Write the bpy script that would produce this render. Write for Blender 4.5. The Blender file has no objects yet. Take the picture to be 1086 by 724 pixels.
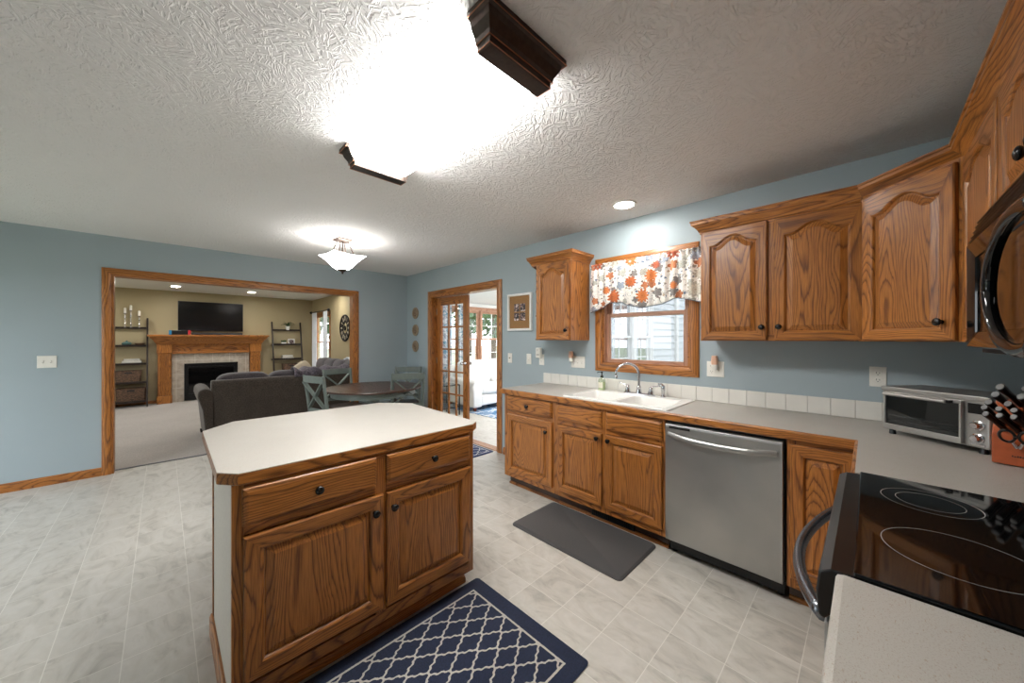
import bpy, bmesh, math, random
from mathutils import Vector, Matrix
R = math.radians; PI = math.pi
random.seed(7)
S = bpy.context.scene
COL = S.collection

# ------------------------------------------------------------ camera
cam_d = bpy.data.cameras.new('camera'); cam = bpy.data.objects.new('camera', cam_d); COL.objects.link(cam)
cam.location = (5.4716, -2.9227, 1.3843); cam.rotation_euler = (R(90), 0, 0.7911864)
cam_d.sensor_width = 36; cam_d.lens = 374.43/1086*36; cam_d.shift_y = -2.69/1086; cam_d.clip_start = 0.02; cam_d.clip_end = 200
S.camera = cam
# ------------------------------------------------------------ colour management, world
S.view_settings.view_transform = 'Standard'; S.view_settings.look = 'None'
S.view_settings.exposure = 0.2; S.view_settings.gamma = 1.0; S.view_settings.use_curve_mapping = False
W_ = bpy.data.worlds.new('sky'); S.world = W_; W_.use_nodes = True
bg = W_.node_tree.nodes['Background']; bg.inputs[0].default_value = (0.93, 0.96, 1.0, 1); bg.inputs[1].default_value = 5.5
def area(name, loc, rot, sx, sy, power, col=(1, 1, 1), portal=False):
    l = bpy.data.lights.new(name, 'AREA'); l.shape = 'RECTANGLE'; l.size = sx; l.size_y = sy; l.energy = power; l.color = col
    if portal: l.cycles.is_portal = True
    o = bpy.data.objects.new(name, l); o.location = loc; o.rotation_euler = rot; COL.objects.link(o); return o
# daylight through the windows (sky portals, they only steer sampling of the sky)
area('window_portal', (1.25, -5.22, 1.2), (R(90), 0, 0), 2.3, 2.0, 1, portal=True)         # unseen patio door in wall_left
area('window_portal', (4.11, 0.14, 1.5), (R(-90), 0, 0), .8, .9, 1, portal=True)
area('window_portal', (-2.7, -5.22, 1.4), (R(90), 0, 0), 2.2, 1.6, 1, portal=True)
area('window_portal', (-1.0, 2.4, 1.4), (0, R(-90), 0), 1.3, 2.8, 1, portal=True)
area('window_portal', (1.0, 4.22, 1.3), (R(-90), 0, 0), 2.8, 1.7, 1, portal=True)
KITCHEN_LAMP = 30.0; DINING_LAMP = 22.0; RECESS_LAMP = 230.0; SINK_LAMP = 170.0

# ------------------------------------------------------------ materials
def lin(c):
    return tuple(((v/255)/12.92 if v/255 <= .04045 else ((v/255+.055)/1.055)**2.4) for v in c) + (1,)
class NT:
    def __init__(s, name):
        s.m = bpy.data.materials.new(name); s.m.use_nodes = True; s.t = s.m.node_tree; s.n = s.t.nodes; s.l = s.t.links
        s.b = s.n['Principled BSDF']
    def N(s, typ, **kw):
        n = s.n.new(typ)
        for k, v in kw.items():
            if k.startswith('i_'): n.inputs[int(k[2:]) if k[2:].isdigit() else k[2:]].default_value = v
            else: setattr(n, k, v)
        return n
    def L(s, a, b): s.l.new(a, b)
    def coord(s, which='Object'): return s.N('ShaderNodeTexCoord').outputs[which]
    def mapping(s, v, scale=(1,1,1), loc=(0,0,0), rot=(0,0,0)):
        n = s.N('ShaderNodeMapping'); s.L(v, n.inputs[0]); n.inputs['Scale'].default_value = scale; n.inputs['Location'].default_value = loc; n.inputs['Rotation'].default_value = rot
        return n.outputs[0]
    def noise(s, v, scale, detail=3, rough=.5, dist=0, out=0):
        n = s.N('ShaderNodeTexNoise'); s.L(v, n.inputs['Vector']); n.inputs['Scale'].default_value = scale; n.inputs['Detail'].default_value = detail
        n.inputs['Roughness'].default_value = rough; n.inputs['Distortion'].default_value = dist; return n.outputs[out]
    def math(s, op, a, b=None, c=None, clamp=False):
        n = s.N('ShaderNodeMath', operation=op); n.use_clamp = clamp
        for i, q in enumerate((a, b, c)):
            if q is None: continue
            if isinstance(q, (int, float)): n.inputs[i].default_value = q
            else: s.L(q, n.inputs[i])
        return n.outputs[0]
    def vmath(s, op, a, b=None, out=0):
        n = s.N('ShaderNodeVectorMath', operation=op)
        for i, q in enumerate((a, b)):
            if q is None: continue
            if isinstance(q, tuple): n.inputs[i].default_value = q
            else: s.L(q, n.inputs[i])
        return n.outputs[out]
    def sep(s, v):
        n = s.N('ShaderNodeSeparateXYZ'); s.L(v, n.inputs[0]); return n.outputs
    def comb(s, x, y, z):
        n = s.N('ShaderNodeCombineXYZ')
        for i, q in enumerate((x, y, z)):
            if isinstance(q, (int, float)): n.inputs[i].default_value = q
            else: s.L(q, n.inputs[i])
        return n.outputs[0]
    def ramp(s, f, stops, interp='LINEAR'):
        n = s.N('ShaderNodeValToRGB'); n.color_ramp.interpolation = interp; e = n.color_ramp.elements
        while len(e) < len(stops): e.new(.5)
        for q, (p, c) in zip(e, stops): q.position = p; q.color = c if len(c) == 4 else (*c, 1)
        s.L(f, n.inputs[0]); return n.outputs[0]
    def mix(s, f, a, b, blend='MIX'):
        n = s.N('ShaderNodeMix', data_type='RGBA', blend_type=blend)
        for i, q in ((0, f), (6, a), (7, b)):
            if isinstance(q, (int, float)): n.inputs[i].default_value = q
            elif isinstance(q, tuple): n.inputs[i].default_value = q
            else: s.L(q, n.inputs[i])
        return n.outputs[2]
    def bump(s, h, strength=.3, dist=.002):
        n = s.N('ShaderNodeBump'); n.inputs['Strength'].default_value = strength; n.inputs['Distance'].default_value = dist
        s.L(h, n.inputs['Height']); s.L(n.outputs[0], s.b.inputs['Normal']); return n
    def set(s, color=None, rough=None, metal=None, **kw):
        if color is not None:
            if isinstance(color, tuple): s.b.inputs['Base Color'].default_value = color
            else: s.L(color, s.b.inputs['Base Color'])
        if rough is not None:
            if isinstance(rough, (int, float)): s.b.inputs['Roughness'].default_value = rough
            else: s.L(rough, s.b.inputs['Roughness'])
        if metal is not None: s.b.inputs['Metallic'].default_value = metal
        for k, v in kw.items(): s.b.inputs[k].default_value = v
        return s.m
M = {}
def simple(name, rgb, rough=.5, metal=0, var=.06, nscale=30, bump=0, bdist=.001, **kw):
    t = NT(name); v = t.coord(); n = t.noise(v, nscale, 4)
    c = lin(rgb); a = tuple(x*(1-var) for x in c[:3])+(1,); b = tuple(min(1, x*(1+var)) for x in c[:3])+(1,)
    t.set(t.ramp(n, [(.3, a), (.7, b)]), rough, metal, **kw)
    if bump: t.bump(n, bump, bdist)
    M[name] = t.m; return t.m
def oak(name, axis, light=(190, 122, 54), dark=(96, 52, 18), rough=.33, pre=0):
    t = NT(name); v = t.coord()
    if pre: v = t.mapping(v, rot=(0, 0, pre))
    rnd = t.N('ShaderNodeObjectInfo').outputs['Random']
    off = t.comb(t.math('MULTIPLY', rnd, 3.7), t.math('MULTIPLY', rnd, 1.9), t.math('MULTIPLY', rnd, 5.3))
    v = t.vmath('ADD', v, off)
    k = .085
    sc = {'x': (k, 1, 1), 'y': (1, k, 1), 'z': (1, 1, k)}[axis]
    p = t.vmath('MULTIPLY', v, sc)
    w = t.noise(t.vmath('MULTIPLY', v, tuple(3*a if a == k else a for a in sc)), 5.0, 2, .5, 0, 1)
    w = t.vmath('MULTIPLY', t.vmath('SUBTRACT', w, (.5, .5, .5)), (.16, .16, .16))
    q = t.vmath('ADD', p, w)
    # growth rings: cells of long loops -> cathedral figure
    rr = t.noise(q, 4.2, 0, .3, 0, 0)
    jit = t.noise(t.vmath('MULTIPLY', v, {'x': (.03, 1, 1), 'y': (1, .03, 1), 'z': (1, 1, .03)}[axis]), 150, 2, .6)
    ring = t.math('FRACT', t.math('ADD', t.math('MULTIPLY', rr, 34), t.math('MULTIPLY', jit, .55)))
    ringc = t.ramp(ring, [(0, (.05,)*3), (.16, (.62,)*3), (.45, (1,)*3), (.85, (.92,)*3), (1, (.05,)*3)])
    kk = .03
    sp = {'x': (kk, 1, 1), 'y': (1, kk, 1), 'z': (1, 1, kk)}[axis]
    pore = t.noise(t.vmath('MULTIPLY', v, sp), 330, 2, .6)
    porec = t.ramp(pore, [(.38, (.1,)*3), (.54, (1,)*3)])
    f = t.mix(.5, ringc, porec, 'MULTIPLY')
    broad = t.noise(p, 2.2, 2)
    col = t.mix(f, lin(dark), lin(light))
    col = t.mix(t.ramp(broad, [(.35, (0,)*3), (.7, (1,)*3)]), t.mix(.22, col, lin(dark), 'MIX'), col)
    t.set(col, t.ramp(f, [(0, (rough+.12,)*3), (1, (rough,)*3)]), 0)
    t.b.inputs['Coat Weight'].default_value = .18; t.b.inputs['Coat Roughness'].default_value = .22
    t.bump(f, .25, .0006)
    M[name] = t.m
for a in 'xyz': oak('oak_'+a, a)
oak('oak_d', 'x', pre=R(45))
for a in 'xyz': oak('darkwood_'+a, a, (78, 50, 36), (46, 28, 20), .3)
for a in 'xyz': oak('pinkoak_'+a, a, (196, 150, 122), (150, 104, 80), .4)
# walls
def wallpaint(name, rgb):
    t = NT(name); v = t.coord(); n = t.noise(v, 90, 4); c = lin(rgb)
    b = t.noise(v, 1.2, 2)
    t.set(t.mix(t.ramp(b, [(.3, (0,)*3), (.7, (1,)*3)]), tuple(x*.97 for x in c[:3])+(1,), tuple(min(1, x*1.03) for x in c[:3])+(1,)), .55)
    t.bump(n, .12, .001); M[name] = t.m
wallpaint('blue_paint', (160, 174, 180)); wallpaint('tan_paint', (172, 158, 124)); wallpaint('white_paint', (236, 236, 234))
# stomped ceiling
t = NT('ceiling_texture'); v = t.coord()
def stomp(scale, seed):
    vo = t.N('ShaderNodeTexVoronoi', voronoi_dimensions='2D'); pv = t.vmath('ADD', v, (seed, seed*.7, 0)); t.L(t.vmath('ADD', pv, t.vmath('MULTIPLY', t.vmath('SUBTRACT', t.noise(v, 9, 2, .5, 0, 1), (.5,)*3), (.12,)*3)), vo.inputs['Vector']); vo.inputs['Scale'].default_value = scale
    a = t.math('MULTIPLY', t.sep(vo.outputs['Color'])[0], 2*PI); ca = t.math('COSINE', a); sa = t.math('SINE', a); px_, py_, _ = t.sep(pv)
    xr = t.math('ADD', t.math('MULTIPLY', px_, ca), t.math('MULTIPLY', py_, sa)); yr = t.math('SUBTRACT', t.math('MULTIPLY', py_, ca), t.math('MULTIPLY', px_, sa))
    n = t.noise(t.comb(t.math('MULTIPLY', xr, 1.0), t.math('MULTIPLY', yr, .24), t.sep(vo.outputs['Color'])[1]), 72, 1.5, .5, .5)
    return t.ramp(n, [(.50, (0,)*3), (.60, (1,)*3)])
h = t.math('MAXIMUM', stomp(13, 0), stomp(11, 5.3))
h = t.math('ADD', h, t.math('MULTIPLY', t.noise(v, 40, 3), .35))
t.set(lin((238, 237, 236)), .8); t.bump(h, .8, .0045); M['ceiling_texture'] = t.m
# vinyl floor
t = NT('vinyl_floor'); v = t.coord(); X_, Y_, Z_ = t.sep(v)
def grid_line(q, s, off, w):
    fr = t.math('FRACT', t.math('ADD', t.math('DIVIDE', t.math('SUBTRACT', q, off), s), .5))
    return t.math('LESS_THAN', t.math('MULTIPLY', t.math('ABSOLUTE', t.math('SUBTRACT', fr, .5)), s), w)
s = .2283
lx = grid_line(X_, s, 4.811, .0016); ly = grid_line(Y_, s, -2.82, .0016)
line = t.math('MAXIMUM', lx, ly)
ix = t.math('FLOOR', t.math('ADD', t.math('DIVIDE', t.math('SUBTRACT', X_, 4.811), s), 0)); iy = t.math('FLOOR', t.math('DIVIDE', t.math('SUBTRACT', Y_, -2.82), s))
wn = t.N('ShaderNodeTexWhiteNoise', noise_dimensions='2D'); t.L(t.comb(ix, iy, 0), wn.inputs['Vector'])
vo = t.vmath('ADD', v, t.vmath('MULTIPLY', wn.outputs['Color'], (.35, .35, 0)))
m1 = t.noise(t.vmath('MULTIPLY', vo, (1, 2.0, 1)), 4.2, 6, .62, 1.1); m2 = t.noise(vo, 16, 5, .6, .8)
c = t.ramp(m1, [(.30, lin((160, 156, 148))), (.48, lin((194, 190, 181))), (.62, lin((204, 201, 194))), (.75, lin((186, 180, 170)))])
c = t.mix(t.ramp(m2, [(.35, (.35,)*3), (.6, (0,)*3)]), c, lin((184, 182, 176)))
tint = t.math('MULTIPLY', wn.outputs['Value'], .12)
c = t.mix(tint, c, lin((190, 186, 178)))
c = t.mix(t.math('MULTIPLY', line, .6), c, lin((232, 230, 222)))
t.set(c, t.ramp(m2, [(.3, (.30,)*3), (.7, (.42,)*3)]), 0)
t.bump(t.math('SUBTRACT', m2, t.math('MULTIPLY', line, .5)), .12, .0015); M['vinyl_floor'] = t.m
# laminate
t = NT('laminate'); v = t.coord(); a = t.noise(v, 420, 3, .6); b = t.noise(t.mapping(v, (1, .35, 1), rot=(0, 0, .6)), 330, 2); d = t.noise(v, 6, 3)
c = t.mix(t.ramp(a, [(.36, (1,)*3), (.46, (0,)*3)]), lin((184, 180, 173)), lin((166, 158, 148)))
c = t.mix(t.ramp(b, [(.30, (1,)*3), (.36, (0,)*3)]), c, lin((166, 152, 136)))
c = t.mix(t.ramp(d, [(.35, (0,)*3), (.65, (.25,)*3)]), c, lin((196, 191, 182)))
t.set(c, .36); M['laminate'] = t.m
simple('white_laminate', (205, 198, 185), .45, nscale=90)
# metals etc.
t = NT('stainless'); v = t.coord(); n = t.noise(t.vmath('MULTIPLY', v, (1, 1, 90)), 9, 3); n2 = t.noise(v, 3, 3)
t.set(t.mix(t.ramp(n2, [(.35, (0,)*3), (.65, (1,)*3)]), lin((168, 168, 166)), lin((182, 181, 178))), t.ramp(n, [(.3, (.30,)*3), (.7, (.38,)*3)]), .85)
t.bump(n, .05, .0005); M['stainless'] = t.m
simple('chrome', (215, 216, 220), .12, 1, .02); simple('dark_steel', (96, 98, 102), .3, .9, .05)
simple('black_glass', (9, 9, 10), .045, 0, .02, Coat_=0) if False else simple('black_glass', (9, 9, 10), .05, 0, .02)
simple('black_plastic', (17, 17, 18), .28, 0, .05); simple('matte_black', (22, 21, 20), .55, 0, .1)
simple('steel_cap', (150, 151, 152), .3, .35, .05); simple('handle_steel', (128, 131, 138), .22, .9, .05); simple('bronze', (66, 54, 48), .32, .6, .18, 60); simple('copper_edge', (176, 118, 88), .35, .7, .1)
simple('brushed_nickel', (150, 138, 122), .3, .9, .08); simple('knob_black', (20, 19, 19), .25, .3, .05)
simple('white_plastic', (232, 230, 222), .35, 0, .02); simple('white_vinyl', (240, 240, 240), .4, 0, .02)
simple('white_ceramic', (242, 241, 237), .15, 0, .015, 4); simple('white_tile', (228, 226, 219), .18, 0, .03, 8)
simple('grout', (196, 192, 184), .8); simple('beige_plastic', (222, 178, 150), .4, 0, .03); simple('mdf_white', (238, 237, 234), .5)
simple('dark_slot', (30, 28, 26), .6); simple('espresso', (38, 27, 22), .35, 0, .15, 20)
simple('iron_black', (18, 18, 19), .4, .4, .1); simple('sage_paint', (104, 115, 110), .45, 0, .1, 18)
simple('white_siding', (214, 217, 220), .6, 0, .03, 3); simple('candle_wax', (236, 232, 222), .5)
simple('teal_glaze', (96, 128, 126), .2, 0, .12, 20); simple('leaf_green', (52, 80, 40), .5, 0, .3, 40)
simple('cream_fabric', (206, 196, 176), .9, 0, .06, 60, .3, .002); simple('white_leather', (228, 228, 226), .45, 0, .03, 6)
simple('white_fabric', (228, 232, 238), .9, 0, .05, 60); simple('page_paper', (222, 218, 208), .8)
simple('book_dark', (58, 60, 66), .6); simple('book_pale', (190, 194, 190), .6); simple('book_brown', (120, 92, 70), .6)
simple('kick_dark', (64, 40, 24), .6, 0, .2); simple('block_wood', (172, 84, 44), .4, 0, .15, 25)
simple('cork', (150, 112, 70), .85, 0, .22, 160); simple('grass', (128, 134, 112), .9, 0, .3, 3); simple('bark', (84, 68, 54), .9, 0, .3, 14)
simple('red_plastic', (196, 44, 52), .4); simple('blue_plastic', (40, 130, 176), .4); simple('red_wood', (120, 52, 30), .4)
simple('paver', (188, 184, 176), .9, 0, .1, 5); simple('roofing', (112, 108, 104), .9, 0, .15, 20)
simple('soap_liquid', (198, 206, 168), .12, 0, .03); simple('label_paper', (236, 232, 210), .6)
simple('burner_line', (150, 150, 148), .3); simple('screen_dark', (14, 16, 19), .16, 0, .5, 2)
simple('tan_disc', (150, 132, 108), .5, 0, .25, 60); simple('grey_stripe', (92, 96, 104), .7)
# carpet, sofa chenille, rug fabrics
def pile(name, a, b, sc=160, rough=.95, bs=.6, bd=.004, big=2.0):
    t = NT(name); v = t.coord(); n = t.noise(v, sc, 4, .65); m = t.noise(v, big, 3)
    c = t.mix(t.ramp(n, [(.35, (0,)*3), (.65, (1,)*3)]), lin(a), lin(b)); c = t.mix(t.math('MULTIPLY', t.ramp(m, [(.35, (0,)*3), (.65, (1,)*3)]), .35), c, lin(a))
    t.set(c, rough); t.b.inputs['Sheen Weight'].default_value = .25; t.bump(n, bs, bd); M[name] = t.m
pile('carpet', (146, 138, 130), (186, 178, 170), 130); pile('chenille', (46, 39, 33), (84, 74, 65), 70, .85, .5, .003, 9)
pile('cushion_grey', (54, 50, 54), (92, 86, 93), 90, .8, .4, .002, 9); pile('charcoal_mat', (58, 57, 58), (74, 73, 73), 300, .75, .3, .001, 3)
pile('throw_fabric', (70, 64, 74), (128, 122, 134), 40, .9, .5, .004, 12)
# trellis rug (pattern in rug-local coordinates, centred)
def trellis(name, hx, hy, px, p, navy=(34, 43, 66), cream=(206, 202, 192), b1=.075, lw=.011):
    t = NT(name); v = t.coord(); x, y, z = t.sep(v)
    u = t.math('ADD', t.math('DIVIDE', x, px), t.math('DIVIDE', y, p)); w = t.math('SUBTRACT', t.math('DIVIDE', x, px), t.math('DIVIDE', y, p))
    jit = t.noise(v, 120, 2)
    def lines(a, b):
        s1 = t.math('MULTIPLY', t.math('SINE', t.math('MULTIPLY', b, 2*PI*1.0)), .045)
        s2 = t.math('MULTIPLY', t.math('SINE', t.math('MULTIPLY', b, 2*PI*3.0)), .028)
        q = t.math('ADD', t.math('ADD', a, s1), s2)
        fr = t.math('ABSOLUTE', t.math('SUBTRACT', t.math('FRACT', q), .5))
        return t.math('MULTIPLY', fr, p*.7071)
    d = t.math('MINIMUM', lines(u, w), lines(w, u))
    d = t.math('ADD', d, t.math('MULTIPLY', t.math('SUBTRACT', jit, .5), .006))
    m = t.math('LESS_THAN', d, lw*.52)
    ex = t.math('SUBTRACT', hx, t.math('ABSOLUTE', x)); ey = t.math('SUBTRACT', hy-.015, t.math('ABSOLUTE', y)); e = t.math('MINIMUM', ex, ey)
    e = t.math('ADD', e, t.math('MULTIPLY', t.math('SUBTRACT', jit, .5), .004))
    inside = t.math('GREATER_THAN', e, b1+lw); band = t.math('MULTIPLY', t.math('GREATER_THAN', e, b1), t.math('LESS_THAN', e, b1+lw))
    mask = t.math('MAXIMUM', t.math('MULTIPLY', m, inside), band)
    n = t.noise(v, 260, 3, .7); nav = t.mix(t.ramp(n, [(.3, (0,)*3), (.7, (1,)*3)]), lin(tuple(c*.72 for c in navy)), lin(tuple(c*1.22 for c in navy)))
    crm = t.mix(t.ramp(n, [(.3, (0,)*3), (.7, (1,)*3)]), lin(tuple(c*.86 for c in cream)), lin(cream))
    t.set(t.mix(mask, nav, crm), .95); t.bump(t.math('ADD', n, t.math('MULTIPLY', mask, .5)), .6, .004); M[name] = t.m
# basket weave
t = NT('wicker'); v = t.coord(); wv = t.N('ShaderNodeTexBrick'); t.L(t.mapping(v, rot=(0, 0, 0)), wv.inputs[0])
x, y, z = t.sep(v); t.L(t.comb(t.math('ADD', x, y), z, 0), wv.inputs[0]); wv.inputs['Scale'].default_value = 22; wv.inputs['Mortar Size'].default_value = .03
wv.inputs['Color1'].default_value = lin((128, 96, 70)); wv.inputs['Color2'].default_value = lin((74, 54, 42)); wv.inputs['Mortar'].default_value = lin((34, 25, 20))
t.set(wv.outputs[0], .7); t.bump(wv.outputs[1], -.6, .004); M['wicker'] = t.m
# fireplace tile
t = NT('hearth_tile'); v = t.coord(); x, y, z = t.sep(v); wv = t.N('ShaderNodeTexBrick'); wv.offset = 0; t.L(t.comb(y, z, 0), wv.inputs[0])
wv.inputs['Scale'].default_value = 1; wv.inputs['Brick Width'].default_value = .305; wv.inputs['Row Height'].default_value = .305; wv.inputs['Mortar Size'].default_value = .004
n = t.noise(v, 9, 5, .6, .6); t.L(t.ramp(n, [(.3, lin((150, 138, 124))), (.7, lin((188, 178, 164)))]), wv.inputs['Color1']); t.L(t.ramp(n, [(.3, lin((160, 148, 134))), (.7, lin((196, 187, 172)))]), wv.inputs['Color2'])
wv.inputs['Mortar'].default_value = lin((204, 198, 188)); t.set(wv.outputs[0], .4); M['hearth_tile'] = t.m
# glass for panes
def pane_glass(name, tint=(.97, .98, .98), refl=1.0):
    t = NT(name); t.n.remove(t.b); out = t.n['Material Output']
    tr = t.N('ShaderNodeBsdfTransparent'); tr.inputs[0].default_value = (*tint, 1); gl = t.N('ShaderNodeBsdfGlossy'); gl.inputs['Roughness'].default_value = .02
    lw = t.N('ShaderNodeLayerWeight'); lw.inputs[0].default_value = .5; mx = t.N('ShaderNodeMixShader')
    t.L(t.math('ADD', .04, t.math('MULTIPLY', t.math('POWER', lw.outputs['Facing'], 5.0), .9)), mx.inputs[0]); t.L(tr.outputs[0], mx.inputs[1]); t.L(gl.outputs[0], mx.inputs[2]); t.L(mx.outputs[0], out.inputs[0]); M[name] = t.m
pane_glass('pane'); pane_glass('dimming_pane', (.56, .57, .58)); pane_glass('smoked_pane', (.5, .52, .53)); pane_glass('clear_bottle', (.85, .9, .8))  # kitchen window pane is tinted grey to dim the bright outdoors
def emit(name, rgb, st):
    t = NT(name); t.set((1, 1, 1, 1), .4); t.b.inputs['Emission Color'].default_value = (*rgb, 1); t.b.inputs['Emission Strength'].default_value = st; M[name] = t.m
emit('lamp_diffuser', (1, .985, .955), KITCHEN_LAMP); emit('shade_glow', (1, .97, .92), DINING_LAMP); emit('recess_glow', (1, .96, .9), RECESS_LAMP)
emit('sunroom_fill_glow', (1, .98, .95), 200.0); emit('sink_glow', (1, .96, .9), SINK_LAMP); emit('display_glow', (.35, .6, .6), .05)  # first one feeds the added sunroom lamp
# floral valance cloth
t = NT('floral_cloth'); v = t.coord(); x, y, z = t.sep(v); uv = t.comb(x, z, 0)
uvw = t.vmath('ADD', uv, t.vmath('MULTIPLY', t.vmath('SUBTRACT', t.noise(uv, 14, 2, .5, 0, 1), (.5,)*3), (.010, .010, 0)))
def flowers(col, scale, size, petals, cols, seed, rnd=.8, ring=False):
    vo = t.N('ShaderNodeTexVoronoi', voronoi_dimensions='2D'); p = t.vmath('ADD', uvw, (seed, seed*1.7, 0)); t.L(p, vo.inputs['Vector']); vo.inputs['Scale'].default_value = scale; vo.inputs['Randomness'].default_value = rnd
    dv = t.vmath('SUBTRACT', p, vo.outputs['Position']) if False else t.vmath('SUBTRACT', p, vo.outputs['Position'])
    dx, dy, _ = t.sep(dv); ang = t.math('ARCTAN2', dy, dx); cr, cg, cb = t.sep(vo.outputs['Color'])
    rad = t.vmath('LENGTH', dv, None, 1)
    wob = t.math('ADD', .66, t.math('MULTIPLY', t.math('ABSOLUTE', t.math('COSINE', t.math('MULTIPLY', t.math('ADD', ang, t.math('MULTIPLY', cr, 5)), petals/2))), .42))
    rr = t.math('DIVIDE', rad, t.math('MULTIPLY', wob, t.math('MULTIPLY', size, t.math('ADD', .6, t.math('MULTIPLY', cg, .6)))))
    mask = t.math('LESS_THAN', rr, 1.0)
    pick = t.ramp(cb, [(i/len(cols), lin(c)) for i, c in enumerate(cols)], 'CONSTANT')
    inner = t.ramp(rr, [(0, (.55, .5, .45, 1)), (.22, (1.15,)*3+(1,)), (.3, (.85,)*3+(1,)), (.62, (1.25,)*3+(1,)), (.7, (.8,)*3+(1,)), (1, (1,)*3+(1,))])
    c2 = t.mix(1.0, pick, inner, 'MULTIPLY')
    return t.mix(mask, col, c2)
base = lin((238, 235, 229))
vn = t.noise(uvw, 11, 1, .4, .8); vine = t.math('LESS_THAN', t.math('ABSOLUTE', t.math('SUBTRACT', vn, .5)), .006)
c = t.mix(vine, base, lin((120, 112, 104)))
vn2 = t.noise(t.vmath('ADD', uvw, (4, 3, 0)), 17, 1, .4, .8); c = t.mix(t.math('LESS_THAN', t.math('ABSOLUTE', t.math('SUBTRACT', vn2, .52)), .006), c, lin((104, 118, 140)))
c = flowers(c, 20, .010, 3, [(110, 122, 142), (150, 146, 138), (176, 160, 140), (128, 110, 108)], 3.3)
c = flowers(c, 10, .034, 5, [(176, 176, 168), (150, 160, 174), (186, 120, 84), (128, 124, 122)], 7.1)
c = flowers(c, 5.8, .050, 11, [(190, 106, 62), (200, 118, 66), (150, 156, 168), (172, 92, 66), (196, 190, 176)], 1.37)
t.set(c, .9); t.bump(t.noise(v, 400, 2), .2, .0006); t.b.inputs['Transmission Weight'].default_value = 0; M['floral_cloth'] = t.m
# dark photo collage
t = NT('photo_print'); v = t.coord(); n = t.noise(v, 38, 3, .6, .5)
t.set(t.ramp(n, [(.4, lin((24, 22, 28))), (.52, lin((70, 52, 58))), (.58, lin((190, 160, 150))), (.66, lin((232, 226, 222)))], 'LINEAR'), .4); M['photo_print'] = t.m
t = NT('striped_curtain'); v = t.coord(); x, y, z = t.sep(v); n = t.noise(t.comb(y, z, 0), 7, 2, .5, .4)
t.set(t.ramp(n, [(.40, lin((226, 228, 232))), (.47, lin((150, 156, 170))), (.52, lin((228, 228, 230))), (.60, lin((96, 150, 176))), (.66, lin((226, 228, 230)))]), .9); M['striped_curtain'] = t.m
t = NT('blue_rug'); v = t.coord(); n = t.noise(v, 3.5, 3, .5, 1.2); n2 = t.noise(v, 200, 2)
t.set(t.ramp(n, [(.38, lin((64, 112, 160))), (.5, lin((120, 158, 194))), (.55, lin((226, 230, 234))), (.62, lin((84, 128, 172)))]), .95); t.bump(n2, .5, .004); M['blue_rug'] = t.m

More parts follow.
